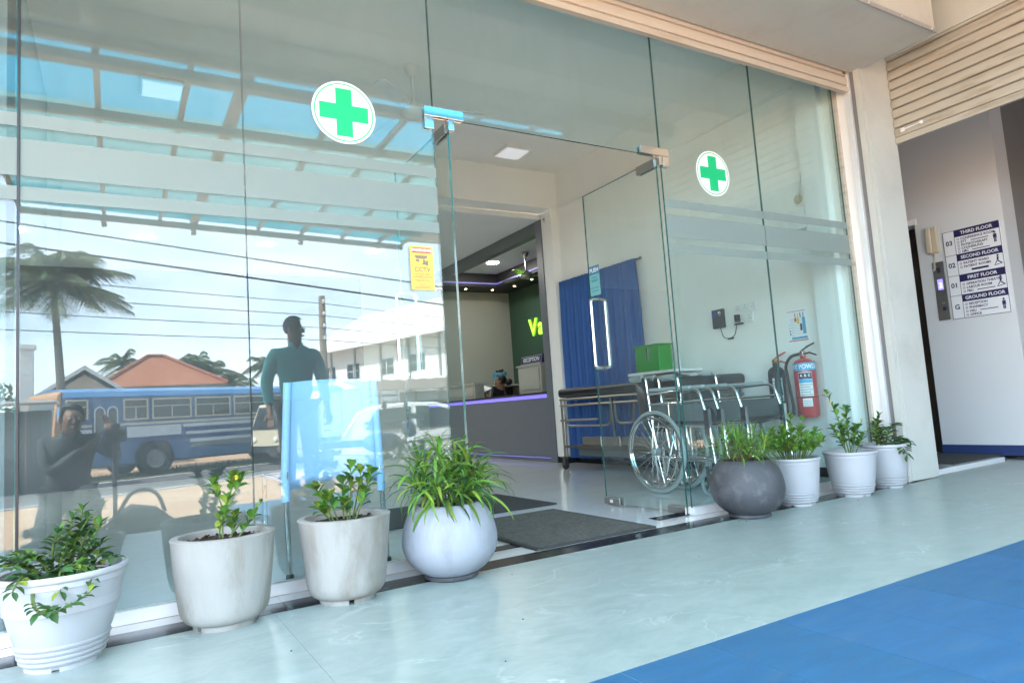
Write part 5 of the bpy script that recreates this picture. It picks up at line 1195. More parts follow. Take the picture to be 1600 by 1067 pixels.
def person(label, loc, rz, J, shirt, trouser, head_turn=0, sleeves=True, group=None):
    # J: joint positions (local, facing +y)
    t = thing('person', label, 'person', loc, rz, group)
    V = []; E = []; ix = {}
    def v(k, p, r): ix[k] = len(V); V.append((Vector(p), r)); return ix[k]
    def e(*ks):
        for a, b in zip(ks, ks[1:]): E.append((ix[a], ix[b]))
    g = lambda k: Vector(J[k])
    v('pel', g('pel'), (.12,.085)); v('bel', g('pel').lerp(g('chest'), .5), (.11,.08)); v('chest', g('chest'), (.11,.08)); v('nb', g('neck'), .058); hd = g('head')
    up = (hd - g('neck')).normalized()
    v('h0', hd - up*.05, (.066,.074)); v('h1', hd + up*.03, (.074,.088)); v('h2', hd + up*.105, (.05,.062))
    e('pel','bel','chest','nb','h0','h1','h2')
    for s, k in ((-1,'L'),(1,'R')):
        v('hip'+k, g('hip'+k), .088); v('kn'+k, g('kn'+k), .058); v('an'+k, g('an'+k), .040); v('hl'+k, g('an'+k)+Vector((0,-.02,-.045)), .036); v('to'+k, g('to'+k), .030)
        e('pel','hip'+k,'kn'+k,'an'+k,'hl'+k,'to'+k)
        v('sh'+k, g('sh'+k), .05); v('el'+k, g('el'+k), .041); v('wr'+k, g('wr'+k), .027); d = (g('wr'+k)-g('el'+k)).normalized()
        v('pa'+k, g('wr'+k)+d*.07, (.034,.02)); e('chest','sh'+k,'el'+k,'wr'+k,'pa'+k)
        side = d.orthogonal().normalized(); fwd = d.cross(side)
        for i in range(4):
            off = side*(-.024+.016*i); L = (.07,.082,.078,.06)[i]
            v('f%d%s'%(i,k), g('wr'+k)+d*.10+off, .0095); v('g%d%s'%(i,k), g('wr'+k)+d*(.10+L*.5)+off+fwd*.01, .009); v('t%d%s'%(i,k), g('wr'+k)+d*(.10+L)+off+fwd*.03, .0075); e('pa'+k,'f%d%s'%(i,k),'g%d%s'%(i,k),'t%d%s'%(i,k))
        v('th0'+k, g('wr'+k)+d*.05+side*.036, .011); v('th1'+k, g('wr'+k)+d*.095+side*.05+fwd*.02, .009); e('pa'+k,'th0'+k,'th1'+k)
    skin_mesh('body', V, E, M['skin'], t)
    # clothes, a little larger than the body
    def cloth(nm, chain, m):
        V2 = []; E2 = []; id2 = {}
        for ks in chain:
            for a in ks:
                if a[0] not in id2: id2[a[0]] = len(V2); V2.append((Vector(a[1]), a[2]))
            for a, b in zip(ks, ks[1:]): E2.append((id2[a[0]], id2[b[0]]))
        skin_mesh(nm, V2, E2, m, t)
    c = [[('p', g('pel')+Vector((0,0,-.04)), (.172,.132)), ('b', g('pel').lerp(g('chest'),.5), (.165,.128)), ('c', g('chest'), (.176,.134)), ('n', g('neck')-up*.015, (.066,.066))]]
    for k in 'LR':
        w = g('el'+k).lerp(g('wr'+k), .86 if sleeves else .1); c.append([('c',0,0),('s'+k, g('sh'+k), .074),('e'+k, g('el'+k), .058),('w'+k, w, .044)])
    cloth('shirt', c, shirt)
    c = []
    for k in 'LR': c.append([('p', g('pel')+Vector((0,0,.02)), (.162,.125)),('h'+k, g('hip'+k), .104),('k'+k, g('kn'+k), .076),('a'+k, g('an'+k)+Vector((0,0,.02)), .058)])
    cloth('trousers', c, trouser)
    for s_ in (-1, 1):
        q = MB(); nk = g('neck'); q.add([nk+Vector((s_*.005,.075,-.05)), nk+Vector((s_*.055,.060,-.035)), nk+Vector((s_*.070,.02,.015)), nk+Vector((s_*.045,.058,.022))], [(0,1,2,3)] if s_ > 0 else [(3,2,1,0)]); o = q.build('collar', shirt, t); o.modifiers.new('s','SOLIDIFY').thickness = .006
    for k in 'LR':
        a = g('an'+k); b = g('to'+k); q = MB(); q.tube([a+Vector((0,-.05,-.045)), a.lerp(b,.4)+Vector((0,0,-.02)), b+(b-a).normalized()*.02],[.045,.046,.032],10); q.build('shoe', M['black_rubber'], t, smooth=True)
    # head details
    Hm = Matrix.Translation(hd) @ Matrix.Rotation(head_turn, 4, 'Z')
    b = MB(); b.sphere((0,0,0),1,seg=20,rings=14); vs = [Hm @ Vector((x*.082, y*.098-.012, z*.098+.055)) for x,y,z in b.v]
    keep = [f for f in b.f if not (sum(b.v[i][1] for i in f)/4 > .25 and sum(b.v[i][2] for i in f)/4 < .55) and sum(b.v[i][2] for i in f)/4 > -.55]
    q = MB(); q.add(vs, keep); q.build('hair', M['hair'], t, smooth=True)
    for s in (-1,1):
        MB().sphere(Hm @ Vector((s*.030,.083,.022)), .0085, seg=8, rings=6).build('eye', M['label_white'], t, smooth=True)
        MB().sphere(Hm @ Vector((s*.030,.0895,.022)), .0055, seg=6, rings=5).build('iris', M['ink'], t, smooth=True)
        MB().sphere(Hm @ Vector((s*.080,0,.015)), .012,.022,.032, seg=8, rings=6).build('ear', M['skin'], t, smooth=True)
    q = MB(); q.add([Hm @ Vector(p) for p in ((-.010,.085,.03),(.010,.085,.03),(.016,.085,-.015),(-.016,.085,-.015),(0,.108,-.010))], [(0,1,4),(1,2,4),(2,3,4),(3,0,4)]); q.build('nose', M['skin'], t)
    q = MB(); q.sphere(Hm @ Vector((0,.080,-.040)), .024,.014,.008, seg=10, rings=6); q.build('mouth', M['lips'] if 'lips' in M else M['skin'], t, smooth=True)
    return t
M['lips'] = mat('lips', (.22, .08, .06), .5)
stand = dict(pel=(0,0,.88), chest=(0,.0,1.22), neck=(0,-.01,1.40), head=(0,.01,1.515), hipL=(-.09,0,.83), hipR=(.09,0,.83), knL=(-.10,.02,.46), knR=(.10,.03,.46), anL=(-.10,0,.075), anR=(.11,.0,.075), toL=(-.12,.17,.03), toR=(.14,.17,.03),
  shL=(-.19,-.01,1.33), shR=(.19,-.01,1.33), elL=(-.26,-.02,1.06), elR=(.26,-.03,1.06), wrL=(-.265,.07,.83), wrR=(.26,.06,.83))
person('man in a teal long sleeved shirt and dark trousers standing on the forecourt', (1.40, -3.22, 0), R(-8), stand, M['teal_shirt'], M['dark_cloth'], R(-35))
kneel = dict(pel=(0,-.10,.42), chest=(.02,.02,.74), neck=(.03,.05,.89), head=(.04,.10,.985), hipL=(-.09,-.10,.40), hipR=(.09,-.08,.40), knL=(-.14,.25,.08), knR=(.16,.27,.44), anL=(-.12,-.20,.07), anR=(.18,.20,.08), toL=(-.12,-.34,.05), toR=(.20,.36,.03),
  shL=(-.16,.02,.84), shR=(.20,.04,.84), elL=(-.10,.10,.60), elR=(.34,.00,.66), wrL=(.16,.09,.80), wrR=(.30,.00,.86))
person('photographer in dark clothes kneeling on the sand and holding a camera', (-.33, -3.30, -.16), 0, kneel, M['grey_shirt'], M['dark_cloth'], R(-12))
sit = dict(pel=(0,0,.50), chest=(0,.05,.82), neck=(0,.06,1.0), head=(0,.08,1.10), hipL=(-.09,.02,.48), hipR=(.09,.02,.48), knL=(-.10,.42,.48), knR=(.10,.42,.48), anL=(-.10,.40,.08), anR=(.10,.40,.08), toL=(-.1,.55,.04), toR=(.1,.55,.04),
  shL=(-.17,.05,.92), shR=(.17,.05,.92), elL=(-.22,.14,.70), elR=(.22,.14,.70), wrL=(-.13,.30,.92), wrR=(.13,.30,.92))
rec = person('receptionist with dark hair in a bun seated low behind the counter', (5.32, 6.30, .0), R(60), sit, M['sari'], M['sari'], 0)
q = MB(); q.sphere((0,-.06,1.12), .06, seg=12, rings=8); q.build('hair_bun', M['hair'], rec, smooth=True)
# the photographer's camera on its monopod, just behind the viewpoint
t = thing('camera_rig', 'black camera with blue strap on a short monopod in the hands of the photographer', 'camera', (-.01, -3.1, -.15)); og = (-.01,-3.1,-.15)
MB().lathe([(.028,0),(.036,0),(.038,.03),(.036,.09),(.034,.095),(0,.095)],24,M4=basis((1,0,0),(0,0,1),(0,-3.005-.10,.70)) @ Matrix.Rotation(PI,4,'X') @ Matrix.Translation((0,0,-.10))).build('lens', M['black_pl'], t, smooth=True, org=og, sharp=40)
MB().box(-.075,.075,-3.185,-3.106,.645,.745).build('body', M['black_pl'], t, org=og, bevel=.012)
MB().prism([(-3.18,.746),(-3.11,.746),(-3.12,.79),(-3.16,.79)],'x',-.03,.03).build('prism_hump', M['black_pl'], t, org=og, bevel=.006)
q = MB(); q.tube(fillet([(-.08,-3.15,.72),(-.12,-3.16,.60),(-.03,-3.20,.52),(.03,-3.20,.56)],.05,5),.012,8); q.build('strap', M['bike_blue'], t, smooth=True, org=og)
MB().tube([(-.01,-3.15,.644),(-.01,-3.15,.25),(-.01,-3.15,-.15)],[.022,.016,.013],12).build('monopod', M['black_pl'], t, smooth=True, org=og)
MB().box(-.03,.03,-3.18,-3.12,.56,.642).build('tripod_head', M['steel'], t, org=og, bevel=.006)
t = thing('camera_bag', 'soft black camera bag lying on the sand by the photographer', 'bag', (.16, -3.3, -.16))
MB().prism([(-.22,0),(.24,0),(.30,.10),(.12,.26),(-.06,.30),(-.22,.20)],'y',-.13,.13).build('bag_body', M['dark_cloth'], t, bevel=.04)
MB().tube(fillet([(-.15,0,.24),(-.05,0,.42),(.12,0,.40),(.18,0,.22)],.1,5),.015,8).build('handle', M['dark_cloth'], t, smooth=True)

# ------------------------------------------------------------------ vehicles across the forecourt
def wheel(parent, x, y, r, w, rim='steel', nm='wheel'):
    q = MB(); Mx = basis((1,0,0),(0,0,1),(x,y,r)); q.lathe([(r*.58,-w/2),(r*.93,-w/2),(r,-w*.36),(r,w*.36),(r*.93,w/2),(r*.58,w/2)],28,M4=Mx); tw = q.build(nm, M['black_rubber'], parent, smooth=True, sharp=40)
    q = MB(); q.lathe([(0,-w*.30),(r*.2,-w*.34),(r*.22,-w*.2),(r*.5,-w*.16),(r*.58,-w*.46),(r*.58,w*.46),(r*.5,w*.16),(r*.22,w*.2),(r*.2,w*.34),(0,w*.30)],24,M4=Mx)
    q.build('rim', M[rim], tw, smooth=True, sharp=40); return tw
# bus: local x = from front to rear, y = 0 on the side facing the clinic, -y away
bp = Vector((1.02, -20.75, GZ + .02))
bus = thing('bus', 'blue and white striped bus with cream window frames parked across the road', 'bus', bp, SA)
F0, F1, BH = -2.64, 7.4, 2.68; BWd = 2.3
b = MB(); b.prism([(0,.40),(0,2.40),(-.07,2.56),(-.35,2.66),(-BWd/2,2.70),(-BWd+.35,2.66),(-BWd+.07,2.56),(-BWd,2.40),(-BWd,.40)], 'x', F0+.12, F1); bus_b = b.build('body', M['bus_blue'], bus, bevel=.03)
MB().prism([(.012,2.42),(-.06,2.575),(-.35,2.675),(-.9,2.70),(-.9,2.69),(-.35,2.66),(-.07,2.56),(.0,2.41)], 'x', F0+.14, F1-.02).build('roof_band', M['bus_light'], bus)
MB().prism([(F0-.06,.45),(F0+.119,.45),(F0+.119,2.62),(F0+.02,2.50),(F0-.06,1.5)], 'y', -BWd+.04, -.03).build('front_panel', M['bus_tan'], bus, bevel=.02)
MB().prism([(F0-.075,1.45),(F0+.0,2.40),(F0+.015,2.40),(F0-.05,1.45)], 'y', -BWd+.2, -.2).build('windscreen', M['car_glass'], bus)
def bus_window(x0, x1, z0, z1, split=True):
    f = MB(); w = .045
    for a in ((x0,x1,z0,z0+w),(x0,x1,z1-w,z1),(x0,x0+w,z0+w,z1-w),(x1-w,x1,z0+w,z1-w)): f.box(a[0],a[1],.001,.03,a[2],a[3])
    f.box(x0+w,x1-w,.001,.022,z0+(z1-z0)*.60,z0+(z1-z0)*.60+.025)
    if split: f.box((x0+x1)/2-.015,(x0+x1)/2+.015,.001,.022,z0+w,z0+(z1-z0)*.6)
    o = f.build('window', M['bus_cream'], bus); MB().box(x0+w,x1-w,.0015,.006,z0+w,z1-w).build('pane', M['car_glass'], o)
bus_window(-2.44,-1.86,1.78,2.35,True); bus_window(-.90,-.18,1.70,2.34)
x = -.06
while x < 7.0: bus_window(x, x+1.24, 1.70, 2.34); x += 1.36
dq = MB(); dq.box(-1.74,-1.03,.002,.03,.44,2.24); dr_ = dq.build('door', M['bus_blue'], bus)
for c in (-1.56,-1.21):
    pts = [(c-.135,.034,.95)] + [(c+.135*math.cos(a),.034,1.95+.17*math.sin(a)) for a in [PI - PI*i/8 for i in range(9)]] + [(c+.135,.034,.95)]
    MB().disc([Vector(p) for p in pts]).build('door_glass', M['car_glass'], dr_); MB().tube(pts, .022, 6, closed=True).build('door_trim', M['bus_white'], dr_)
for z0, z1, m, x0, x1 in ((1.54,1.62,'bus_cream',F0+.12,-1.76),(1.54,1.62,'bus_cream',-1.0,F1),(1.40,1.50,'bus_white',.9,F1),(1.28,1.37,'bus_navy',.95,F1),(1.16,1.25,'bus_white',1.0,F1),(1.04,1.13,'bus_navy',1.05,F1),(.90,1.01,'bus_white',1.12,F1),(.74,.87,'fence_grey',1.2,F1),
    (1.18,1.50,'bus_white',-.8,.84),(1.02,1.16,'bus_navy',-.7,.88),(1.38,1.48,'bus_white',F0+.12,-1.76),(1.16,1.26,'bus_white',F0+.12,-1.76),(.92,1.04,'bus_white',F0+.12,-1.76),(.66,.80,'fence_grey',F0+.12,-1.76),(.52,.57,'bus_white',F0+.12,-1.76),(.74,.775,'bus_white',1.15,F1)):
    MB().box(x0,x1,.0012,.012,z0,z1).build('stripe', M[m], bus)
MB().box(F0+.2,F1,-.02,.011,.36,.40).build('skirt_rail', M['black_pl'], bus)
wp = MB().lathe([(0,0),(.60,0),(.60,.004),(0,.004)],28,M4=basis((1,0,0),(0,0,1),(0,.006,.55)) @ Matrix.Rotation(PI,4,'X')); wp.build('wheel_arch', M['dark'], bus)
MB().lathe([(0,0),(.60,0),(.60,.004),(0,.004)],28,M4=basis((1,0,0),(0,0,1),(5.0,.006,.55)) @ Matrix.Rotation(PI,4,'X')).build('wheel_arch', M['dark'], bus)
for x in (0, 5.0): wheel(bus, x, -.02, .50, .24, 'fence_grey'); wheel(bus, x, -BWd+.1, .50, .24, 'fence_grey')
MB().box(F0-.02,F0+.0,.02,.20,1.75,2.15).build('side_mirror', M['bus_light'], bus, bevel=.03)

# lorry
lp = RW + SU * 6.7 + SN * 2.9; lp.z = GZ + .01
lo_ = thing('lorry', 'small cream fronted lorry with a white railed cargo bed on the road', 'lorry', lp, SA)
MB().prism([(-.9,.45),(.55,.45),(.55,1.95),(-.55,1.95),(-.85,1.2)],'y',-1.7,0).build('cab', M['bus_cream'], lo_, bevel=.05)
MB().prism([(-.885,1.15),(-.60,1.86),(-.585,1.86),(-.87,1.15)],'y',-1.6,-.1).build('windscreen', M['car_glass'], lo_)
q = MB(); q.box(-.35,.30,.001,.012,1.2,1.8); q.build('side_window', M['car_glass'], lo_)
q = MB(); q.box(-.93,-.90,-1.6,-.1,.40,.62); q.build('bumper', M['steel'], lo_)
for y in (-1.45,-.3): MB().sphere((-.9,y,.82),.03,.10,.09,seg=12,rings=8).build('headlight', M['label_white'], lo_, smooth=True)
MB().box(.60,4.2,-1.75,.02,.75,.95).build('bed', M['bus_white'], lo_)
for k in range(6): MB().box(.60,4.2,.021,.045,1.0+.22*k,1.0+.22*k+.15).build('side_rail', M['bus_white'], lo_)
for k in range(5): MB().box(.62+.88*k,.68+.88*k,.046,.075,.80,2.3).build('stake', M['steel'], lo_)
MB().box(.60,.64,-1.74,.0,.96,2.3).build('headboard', M['bus_white'], lo_); MB().box(.65,4.2,-1.75,-1.71,.96,2.3).build('far_side', M['bus_white'], lo_)
for x in (-.1, 3.2): wheel(lo_, x, -.12, .38, .2); wheel(lo_, x, -1.6, .38, .2)

# hatchback: local x = forward from the rear, y=0 side facing the clinic
cp = Vector((3.55, -9.3, -.54)); ch_ = R(20)
car = thing('hatchback', 'silver white small hatchback parked on the sandy forecourt', 'car', cp, ch_)
prof = [(0,.30),(-.02,.62),(.02,.95),(.28,1.36),(.55,1.46),(1.2,1.49),(1.75,1.46),(2.05,1.36),(2.72,.99),(3.3,.90),(3.58,.78),(3.66,.55),(3.62,.28)]
b = MB(); vs = []; n = len(prof)
cols = ((.0,.0),(.0,.0)); ys = (-.02,.0)
ring = []
for s, (yy, ins) in enumerate(((0,0),(-1.55,1))):
    for (x, z) in prof:
        tum = max(0, (z-.95))*.32; vs.append((x, (-tum if s == 0 else -1.55+tum), z))
fs = [tuple(range(n)), tuple(range(2*n-1, n-1, -1))] + [(i, n+i, n+(i+1)%n, (i+1)%n) for i in range(n)]
b.add(vs, fs); body = b.build('body', M['car_white'], car, bevel=.035)
def car_side(pts, nm, m, off=.004):
    q = MB(); top = [Vector((x, -max(0,(z-.95))*.32 + off, z)) for x, z in pts]; bot = [v - Vector((0,.003,0)) for v in top]; k = len(pts)
    q.add(top + bot, [tuple(range(k))[::-1], tuple(range(k,2*k))] + [(i,(i+1)%k,k+(i+1)%k,k+i) for i in range(k)]); return q.build(nm, m, car)
car_side([(1.36,1.0),(2.50,1.0),(2.05,1.28),(1.78,1.38),(1.36,1.41)], 'front_side_window', M['car_glass'])
car_side([(.40,1.02),(1.26,1.0),(1.26,1.41),(.62,1.38)], 'rear_side_window', M['car_glass'])
q = MB(); a = [(2.12,-.13,1.335),(2.70,-.03,.995),(2.70,-1.52,.995),(2.12,-1.42,1.335)]; q.add([Vector(p)+Vector((.006,0,.012)) for p in a], [(0,1,2,3)]); ws = q.build('windscreen', M['car_glass'], car)
q = MB(); q.add([Vector(p) for p in ((2.28,-.35,1.265),(2.42,-.34,1.180),(2.42,-.60,1.180),(2.28,-.60,1.265))], [(0,1,2,3)]); q.build('permit_sticker', M['label_white'], ws)
for z, x0, x1 in ((.74,.25,2.9),): car_side([(x0,z),(x1,z),(x1,z+.03),(x0,z+.03)], 'side_trim', M['steel'])
car_side([(1.29,.35),(1.305,.35),(1.315,1.0),(1.30,1.0)], 'door_seam', M['ink'], .005); car_side([(2.50,.40),(2.515,.40),(2.53,.98),(2.515,.98)], 'door_seam', M['ink'], .005)
car_side([(1.42,.86),(1.60,.86),(1.60,.89),(1.42,.89)], 'door_handle', M['car_white'], .03)
MB().sphere((2.40,.10,1.03),.06,.10,.07,seg=12,rings=8).build('wing_mirror', M['black_pl'], car, smooth=True)
MB().box(-.035,-.015,-1.4,-.15,.85,1.0).build('tail_light', M['tail_red'], car); MB().box(3.55,3.63,-.40,-.05,.62,.76).build('headlight', M['label_white'], car, bevel=.02); MB().box(3.55,3.63,-1.5,-1.15,.62,.76).build('headlight', M['label_white'], car, bevel=.02)
for x in (.62, 2.95): wheel(car, x, -.10, .29, .18, 'alum'); wheel(car, x, -1.45, .29, .18, 'alum')

# motorbike: local x forward
mp = Vector((2.35, -5.75, -.395)); mk = thing('motorbike', 'dark blue motorbike with a tilted white number plate parked before the hatchback', 'motorbike', mp, R(42))
for x in (0, 1.25):
    Mx = basis((1,0,0),(0,0,1),(x,0,.29)); q = MB(); q.tube([Mx @ Vector((.25*math.cos(a),.25*math.sin(a),0)) for a in [2*PI*i/28 for i in range(28)]], .042, 8, closed=True); w_ = q.build('wheel', M['black_rubber'], mk, smooth=True)
    q = MB()
    for i in range(8): q.tube([Mx @ Vector((.03*math.cos(i*PI/4),.03*math.sin(i*PI/4),0)), Mx @ Vector((.22*math.cos(i*PI/4),.22*math.sin(i*PI/4),0))], .008, 5)
    q.sphere((x,0,.29),.06,.07,.06,seg=10,rings=6); q.build('rim', M['steel'], w_, smooth=True)
for s in (-.07,.07): MB().tube([(1.25,s,.29),(1.0,s,.80)],.018,8).build('fork', M['steel'], mk, smooth=True)
MB().sphere((.72,0,.78),.27,.14,.13,seg=14,rings=10).build('fuel_tank', M['bike_blue'], mk, smooth=True)
MB().box(-.12,.50,-.13,.13,.74,.83).build('saddle', M['black'], mk, bevel=.03)
MB().prism([(.2,.25),(.85,.25),(.9,.62),(.1,.66)],'y',-.12,.12).build('engine', M['steel'], mk, bevel=.03)
MB().sphere((1.10,0,.92),.09,.11,.10,seg=12,rings=8).build('headlamp', M['bike_blue'], mk, smooth=True)
q = MB(); q.tube(fillet([(.78,-.36,1.03),(.92,-.28,1.02),(1.0,0,.97),(.92,.28,1.02),(.78,.36,1.03)],.06,4),.014,8); q.tube([(.78,-.36,1.03),(.68,-.40,1.035)],.02,8); q.tube([(.78,.36,1.03),(.68,.40,1.035)],.02,8); q.build('handlebar', M['black_pl'], mk, smooth=True)
for s in (-1,1):
    q = MB(); q.tube([(.88,s*.27,1.03),(.93,s*.34,1.20)],.007,6); q.sphere((.93,s*.36,1.23),.02,.07,.045,seg=12,rings=8); q.build('mirror', M['black_pl'], mk, smooth=True)
    MB().tube([(.1,s*.14,.40),(-.30,s*.15,.42)],[.03,.045],8).build('exhaust', M['chrome'], mk, smooth=True)
pm = basis(Vector((-.30,.93,.16)), Vector((-.05,-.18,.98)), (1.19, 0, 1.08)); q = MB(); q.box(-.17,.17,-.035,.035,-.004,0,M4=pm); q.build('number_plate', M['label_white'], mk)
q = MB(); text(q, 'BB VA-5467', .058, pm @ Matrix.Translation((0,0,.001)), bold=True, sx=.98); q.build('lettering', M['ink'], mk, kind='stuff')
MB().box(-.26,-.20,-.06,.06,.62,.70).build('tail_lamp', M['tail_red'], mk, bevel=.01)

# ------------------------------------------------------------------ trees
def palm(label, loc, h, nf, L, lean, rr, rk=.14, group='palms behind the houses'):
    t = thing('palm_tree', label, 'palm tree', loc, 0, group)
    pts = bez((0,0,0),(lean[0]*.3,lean[1]*.3,h*.5),(lean[0],lean[1],h),10); MB().tube(pts,[rk*(1.25-.6*i/10) for i in range(11)],10).build('trunk', M['trunk'], t, smooth=True)
    top = Vector(pts[-1])
    for i in range(nf):
        a = i*2.399; el = 1.25 - 1.75*(i/nf) + rr.uniform(-.25,.25); d = Vector((math.cos(a),math.sin(a),0)); l = L*rr.uniform(.8,1.1)
        p0 = top; p1 = top + d*l*.5*math.cos(el) + Vector((0,0,l*.62*math.sin(el)+.15)); p2 = top + d*l*.98*max(.35,math.cos(el)) + Vector((0,0,l*.62*math.sin(el)-l*rr.uniform(.12,.42)))
        rp = bez(p0,p1,p2,14); b = MB(); b.tube(rp,[.03*(1-.85*k/14) for k in range(15)],4)
        for k in range(1,15):
            for half in (0,.25,.5,.75):
                if k == 14 and half: continue
                p = rp[k] if not half else rp[k].lerp(rp[min(14,k+1)],half); ax = (rp[min(14,k+1)]-rp[k-1]).normalized(); sd = ax.cross(Vector((0,0,1))).normalized(); u = k/14; ll = l*.30*math.sin(PI*min(.97,u*.85+.12))
                for s in (-1,1):
                    tip = p + (sd*s*.75+ax*.55+Vector((0,0,-.55+rr.uniform(-.25,.1))))*ll; w = ax*.026*(L/2.5); b.add([p-w,p+w,tip],[(0,1,2)])
        b.build('frond', M['frond'], t)
    for i in range(7): MB().sphere(top+Vector((.2*math.cos(i*.9),.2*math.sin(i*.9),-.22)),.11,.11,.13,seg=8,rings=6).build('coconut', M['leaf_y'] if i%2 else M['leaf_b'], t, smooth=True)
    return t
rr = random.Random(3)
palm('tall coconut palm with long drooping fronds beside the gabled house', (-1.45,-24.2,GZ), 6.6, 38, 2.6, (-.35,.2), rr, group=None)
for i,(x,y,h,lab) in enumerate(((4.1,-50,5.6,'far palm just right of the red roof ridge'),(5.2,-52,6.0,'tallest far palm right of the red roof'),(6.1,-50,5.4,'far palm third to the right of the red roof'),(7.0,-49,4.4,'shortest far palm right of the red roof'),(9.4,-50,5.6,'lone far palm behind the standing man'),(.3,-50,6.0,'far palm left of the red roof ridge'))):
    palm(lab, (x,y,GZ), h, 18, 2.1, (rr.uniform(-.3,.3),0), rr, .12)
def bushy(label, loc, r, n, rr, cat='bush', nm='bush'):
    t = thing(nm, label, cat, loc); b = MB()
    for i in range(n):
        d = Vector((rr.gauss(0,1),rr.gauss(0,1),rr.gauss(0,1))).normalized(); p = Vector((d.x*r[0],d.y*r[1],r[2]+d.z*r[2]))*rr.uniform(.55,1.05); s = .16*rr.uniform(.6,1.4); a = Vector((rr.uniform(-1,1),rr.uniform(-1,1),rr.uniform(-1,1))).normalized(); c = a.orthogonal().normalized()
        b.add([p-a*s,p+c*s*.5,p+a*s,p-c*s*.5],[(0,1,2,3)])
    b.build('foliage', M['leaf_d'], t); MB().tube([(0,0,0),(0,0,r[2])],.08,6).build('trunk', M['trunk'], t)
bushy('dark leafy tree left of the gabled house', (-4.6,-29,GZ), (1.6,1.4,1.9), 1500, rr, 'tree', 'leafy_tree')
bushy('low dark hedge tree behind the parked bus', (8.8,-34,GZ), (2.4,1.4,1.3), 1300, rr, 'tree', 'leafy_tree')
bushy('small garden shrub before the red roofed house', (1.2,-31,GZ), (1.2,.8,.8), 600, rr)

# ------------------------------------------------------------------ houses
h = thing('tiled_house', 'low house with a hipped red clay tile roof behind the bus', 'house', (2.0,-36,GZ)); ho = (2.0,-36,GZ)
MB().box(-.3,4.5,-39,-34.4,GZ,2.95).build('wall', M['house_wall'], h, org=ho)
A,B_,Cc,D_ = (-.75,-34,2.95),(4.95,-34,2.95),(4.95,-39.4,2.95),(-.75,-39.4,2.95); R1,R2 = Vector((1.45,-36.7,4.62)),Vector((2.2,-36.7,4.62))
rf = MB(); rf.add([A,B_,Cc,D_,R1,R2],[(0,1,5,4),(1,2,5),(2,3,4,5),(3,0,4)]); rf.add([(x,y,2.93) for x,y,z in (A,B_,Cc,D_)],[(3,2,1,0)]); roof = rf.build('roof', M['roof_tile'], h, org=ho)
# tile courses on the front slope: rows of pan tiles
tm = None; rows_n, cnt = 15, 0
for r_ in range(rows_n):
    u0, u1 = r_/rows_n, (r_+1)/rows_n; L0 = Vector(A).lerp(R1,u0); Rr0 = Vector(B_).lerp(R2,u0); L1 = Vector(A).lerp(R1,u1); 
    nn = max(2, int(18*(1-u0)+2))
    for k in range(nn):
        a = L0.lerp(Rr0,k/nn); c = L0.lerp(Rr0,(k+.93)/nn); up = (L1-L0); up = Vector((0,up.y,up.z)); nrm = Vector((0,.53,.85))*.05
        if tm is None:
            q = MB(); w = .29; h_ = up.length*1.06
            q.add([(0,0,.02),(w*.5,0,.07),(w,0,.02),(0,h_,0),(w*.5,h_,.045),(w,h_,0)],[(0,1,4,3),(1,2,5,4)]); tm = bpy.data.meshes.new('tile'); tm.from_pydata(q.v,[],q.f); tm.materials.append(M['roof_tile']); tm.update()
        o = bpy.data.objects.new('tile', tm); C.objects.link(o); o.parent = roof; e1 = Vector((1,0,0)); e2 = up.normalized(); e3 = e1.cross(e2)
        o.matrix_local = Matrix(((e1.x,e2.x,e3.x,a.x-ho[0]),(e1.y,e2.y,e3.y,a.y-ho[1]),(e1.z,e2.z,e3.z,a.z-ho[2]),(0,0,0,1))) @ Matrix.Diagonal(((c-a).length/.29*1.03,1,1,1)); cnt += 1
for a_, b_ in ((Vector(A),R1),(Vector(B_),R2),(R1,R2)): MB().tube([Vector(a_)+Vector((0,0,.06)),Vector(b_)+Vector((0,0,.06))],.09,8).build('ridge', M['roof_tile'], roof, org=ho)
MB().box(-.72,4.92,-34.02,-33.98,2.80,2.949).build('fascia', M['house_dark'], h, org=ho)
g2 = thing('gabled_house', 'pale gabled house with white barge boards behind the bus front', 'house', (-1.2,-28,GZ)); g2o = (-1.2,-28,GZ)
MB().prism([(-2.5,GZ),(.15,GZ),(.15,2.3),(-1.05,3.15),(-2.5,2.15)],'y',-33,-28.3).build('wall', M['house_wall'], g2, org=g2o)
MB().prism([(-2.9,2.02),(-1.03,3.32),(.5,2.25),(.5,2.38),(-1.03,3.45),(-2.9,2.15)],'y',-33.2,-27.9).build('roof', M['fence_grey'], g2, org=g2o)
MB().prism([(-2.92,2.0),(-1.03,3.30),(.52,2.2),(.52,2.36),(-1.03,3.47),(-2.92,2.17)],'y',-27.89,-27.84).build('barge_board', M['bus_white'], g2, org=g2o)
MB().box(-1.6,-.7,-28.29,-28.26,.9,1.9).build('window', M['car_glass'], g2, org=g2o)
t = thing('gate_post', 'white square gate post with a cap by the grey sheet fence', 'gate post', (-2.35,-22.5,GZ))
MB().box(-.16,.16,-.16,.16,0,4.1).build('post', M['bldg'], t); MB().box(-.22,.22,-.22,.22,4.101,4.25).build('cap', M['bldg'], t)
t = thing('sheet_fence', 'grey corrugated sheet fence left of the bus', 'fence', (-2.0,-17.6,GZ)); f_o = (-2.0,-17.6,GZ)
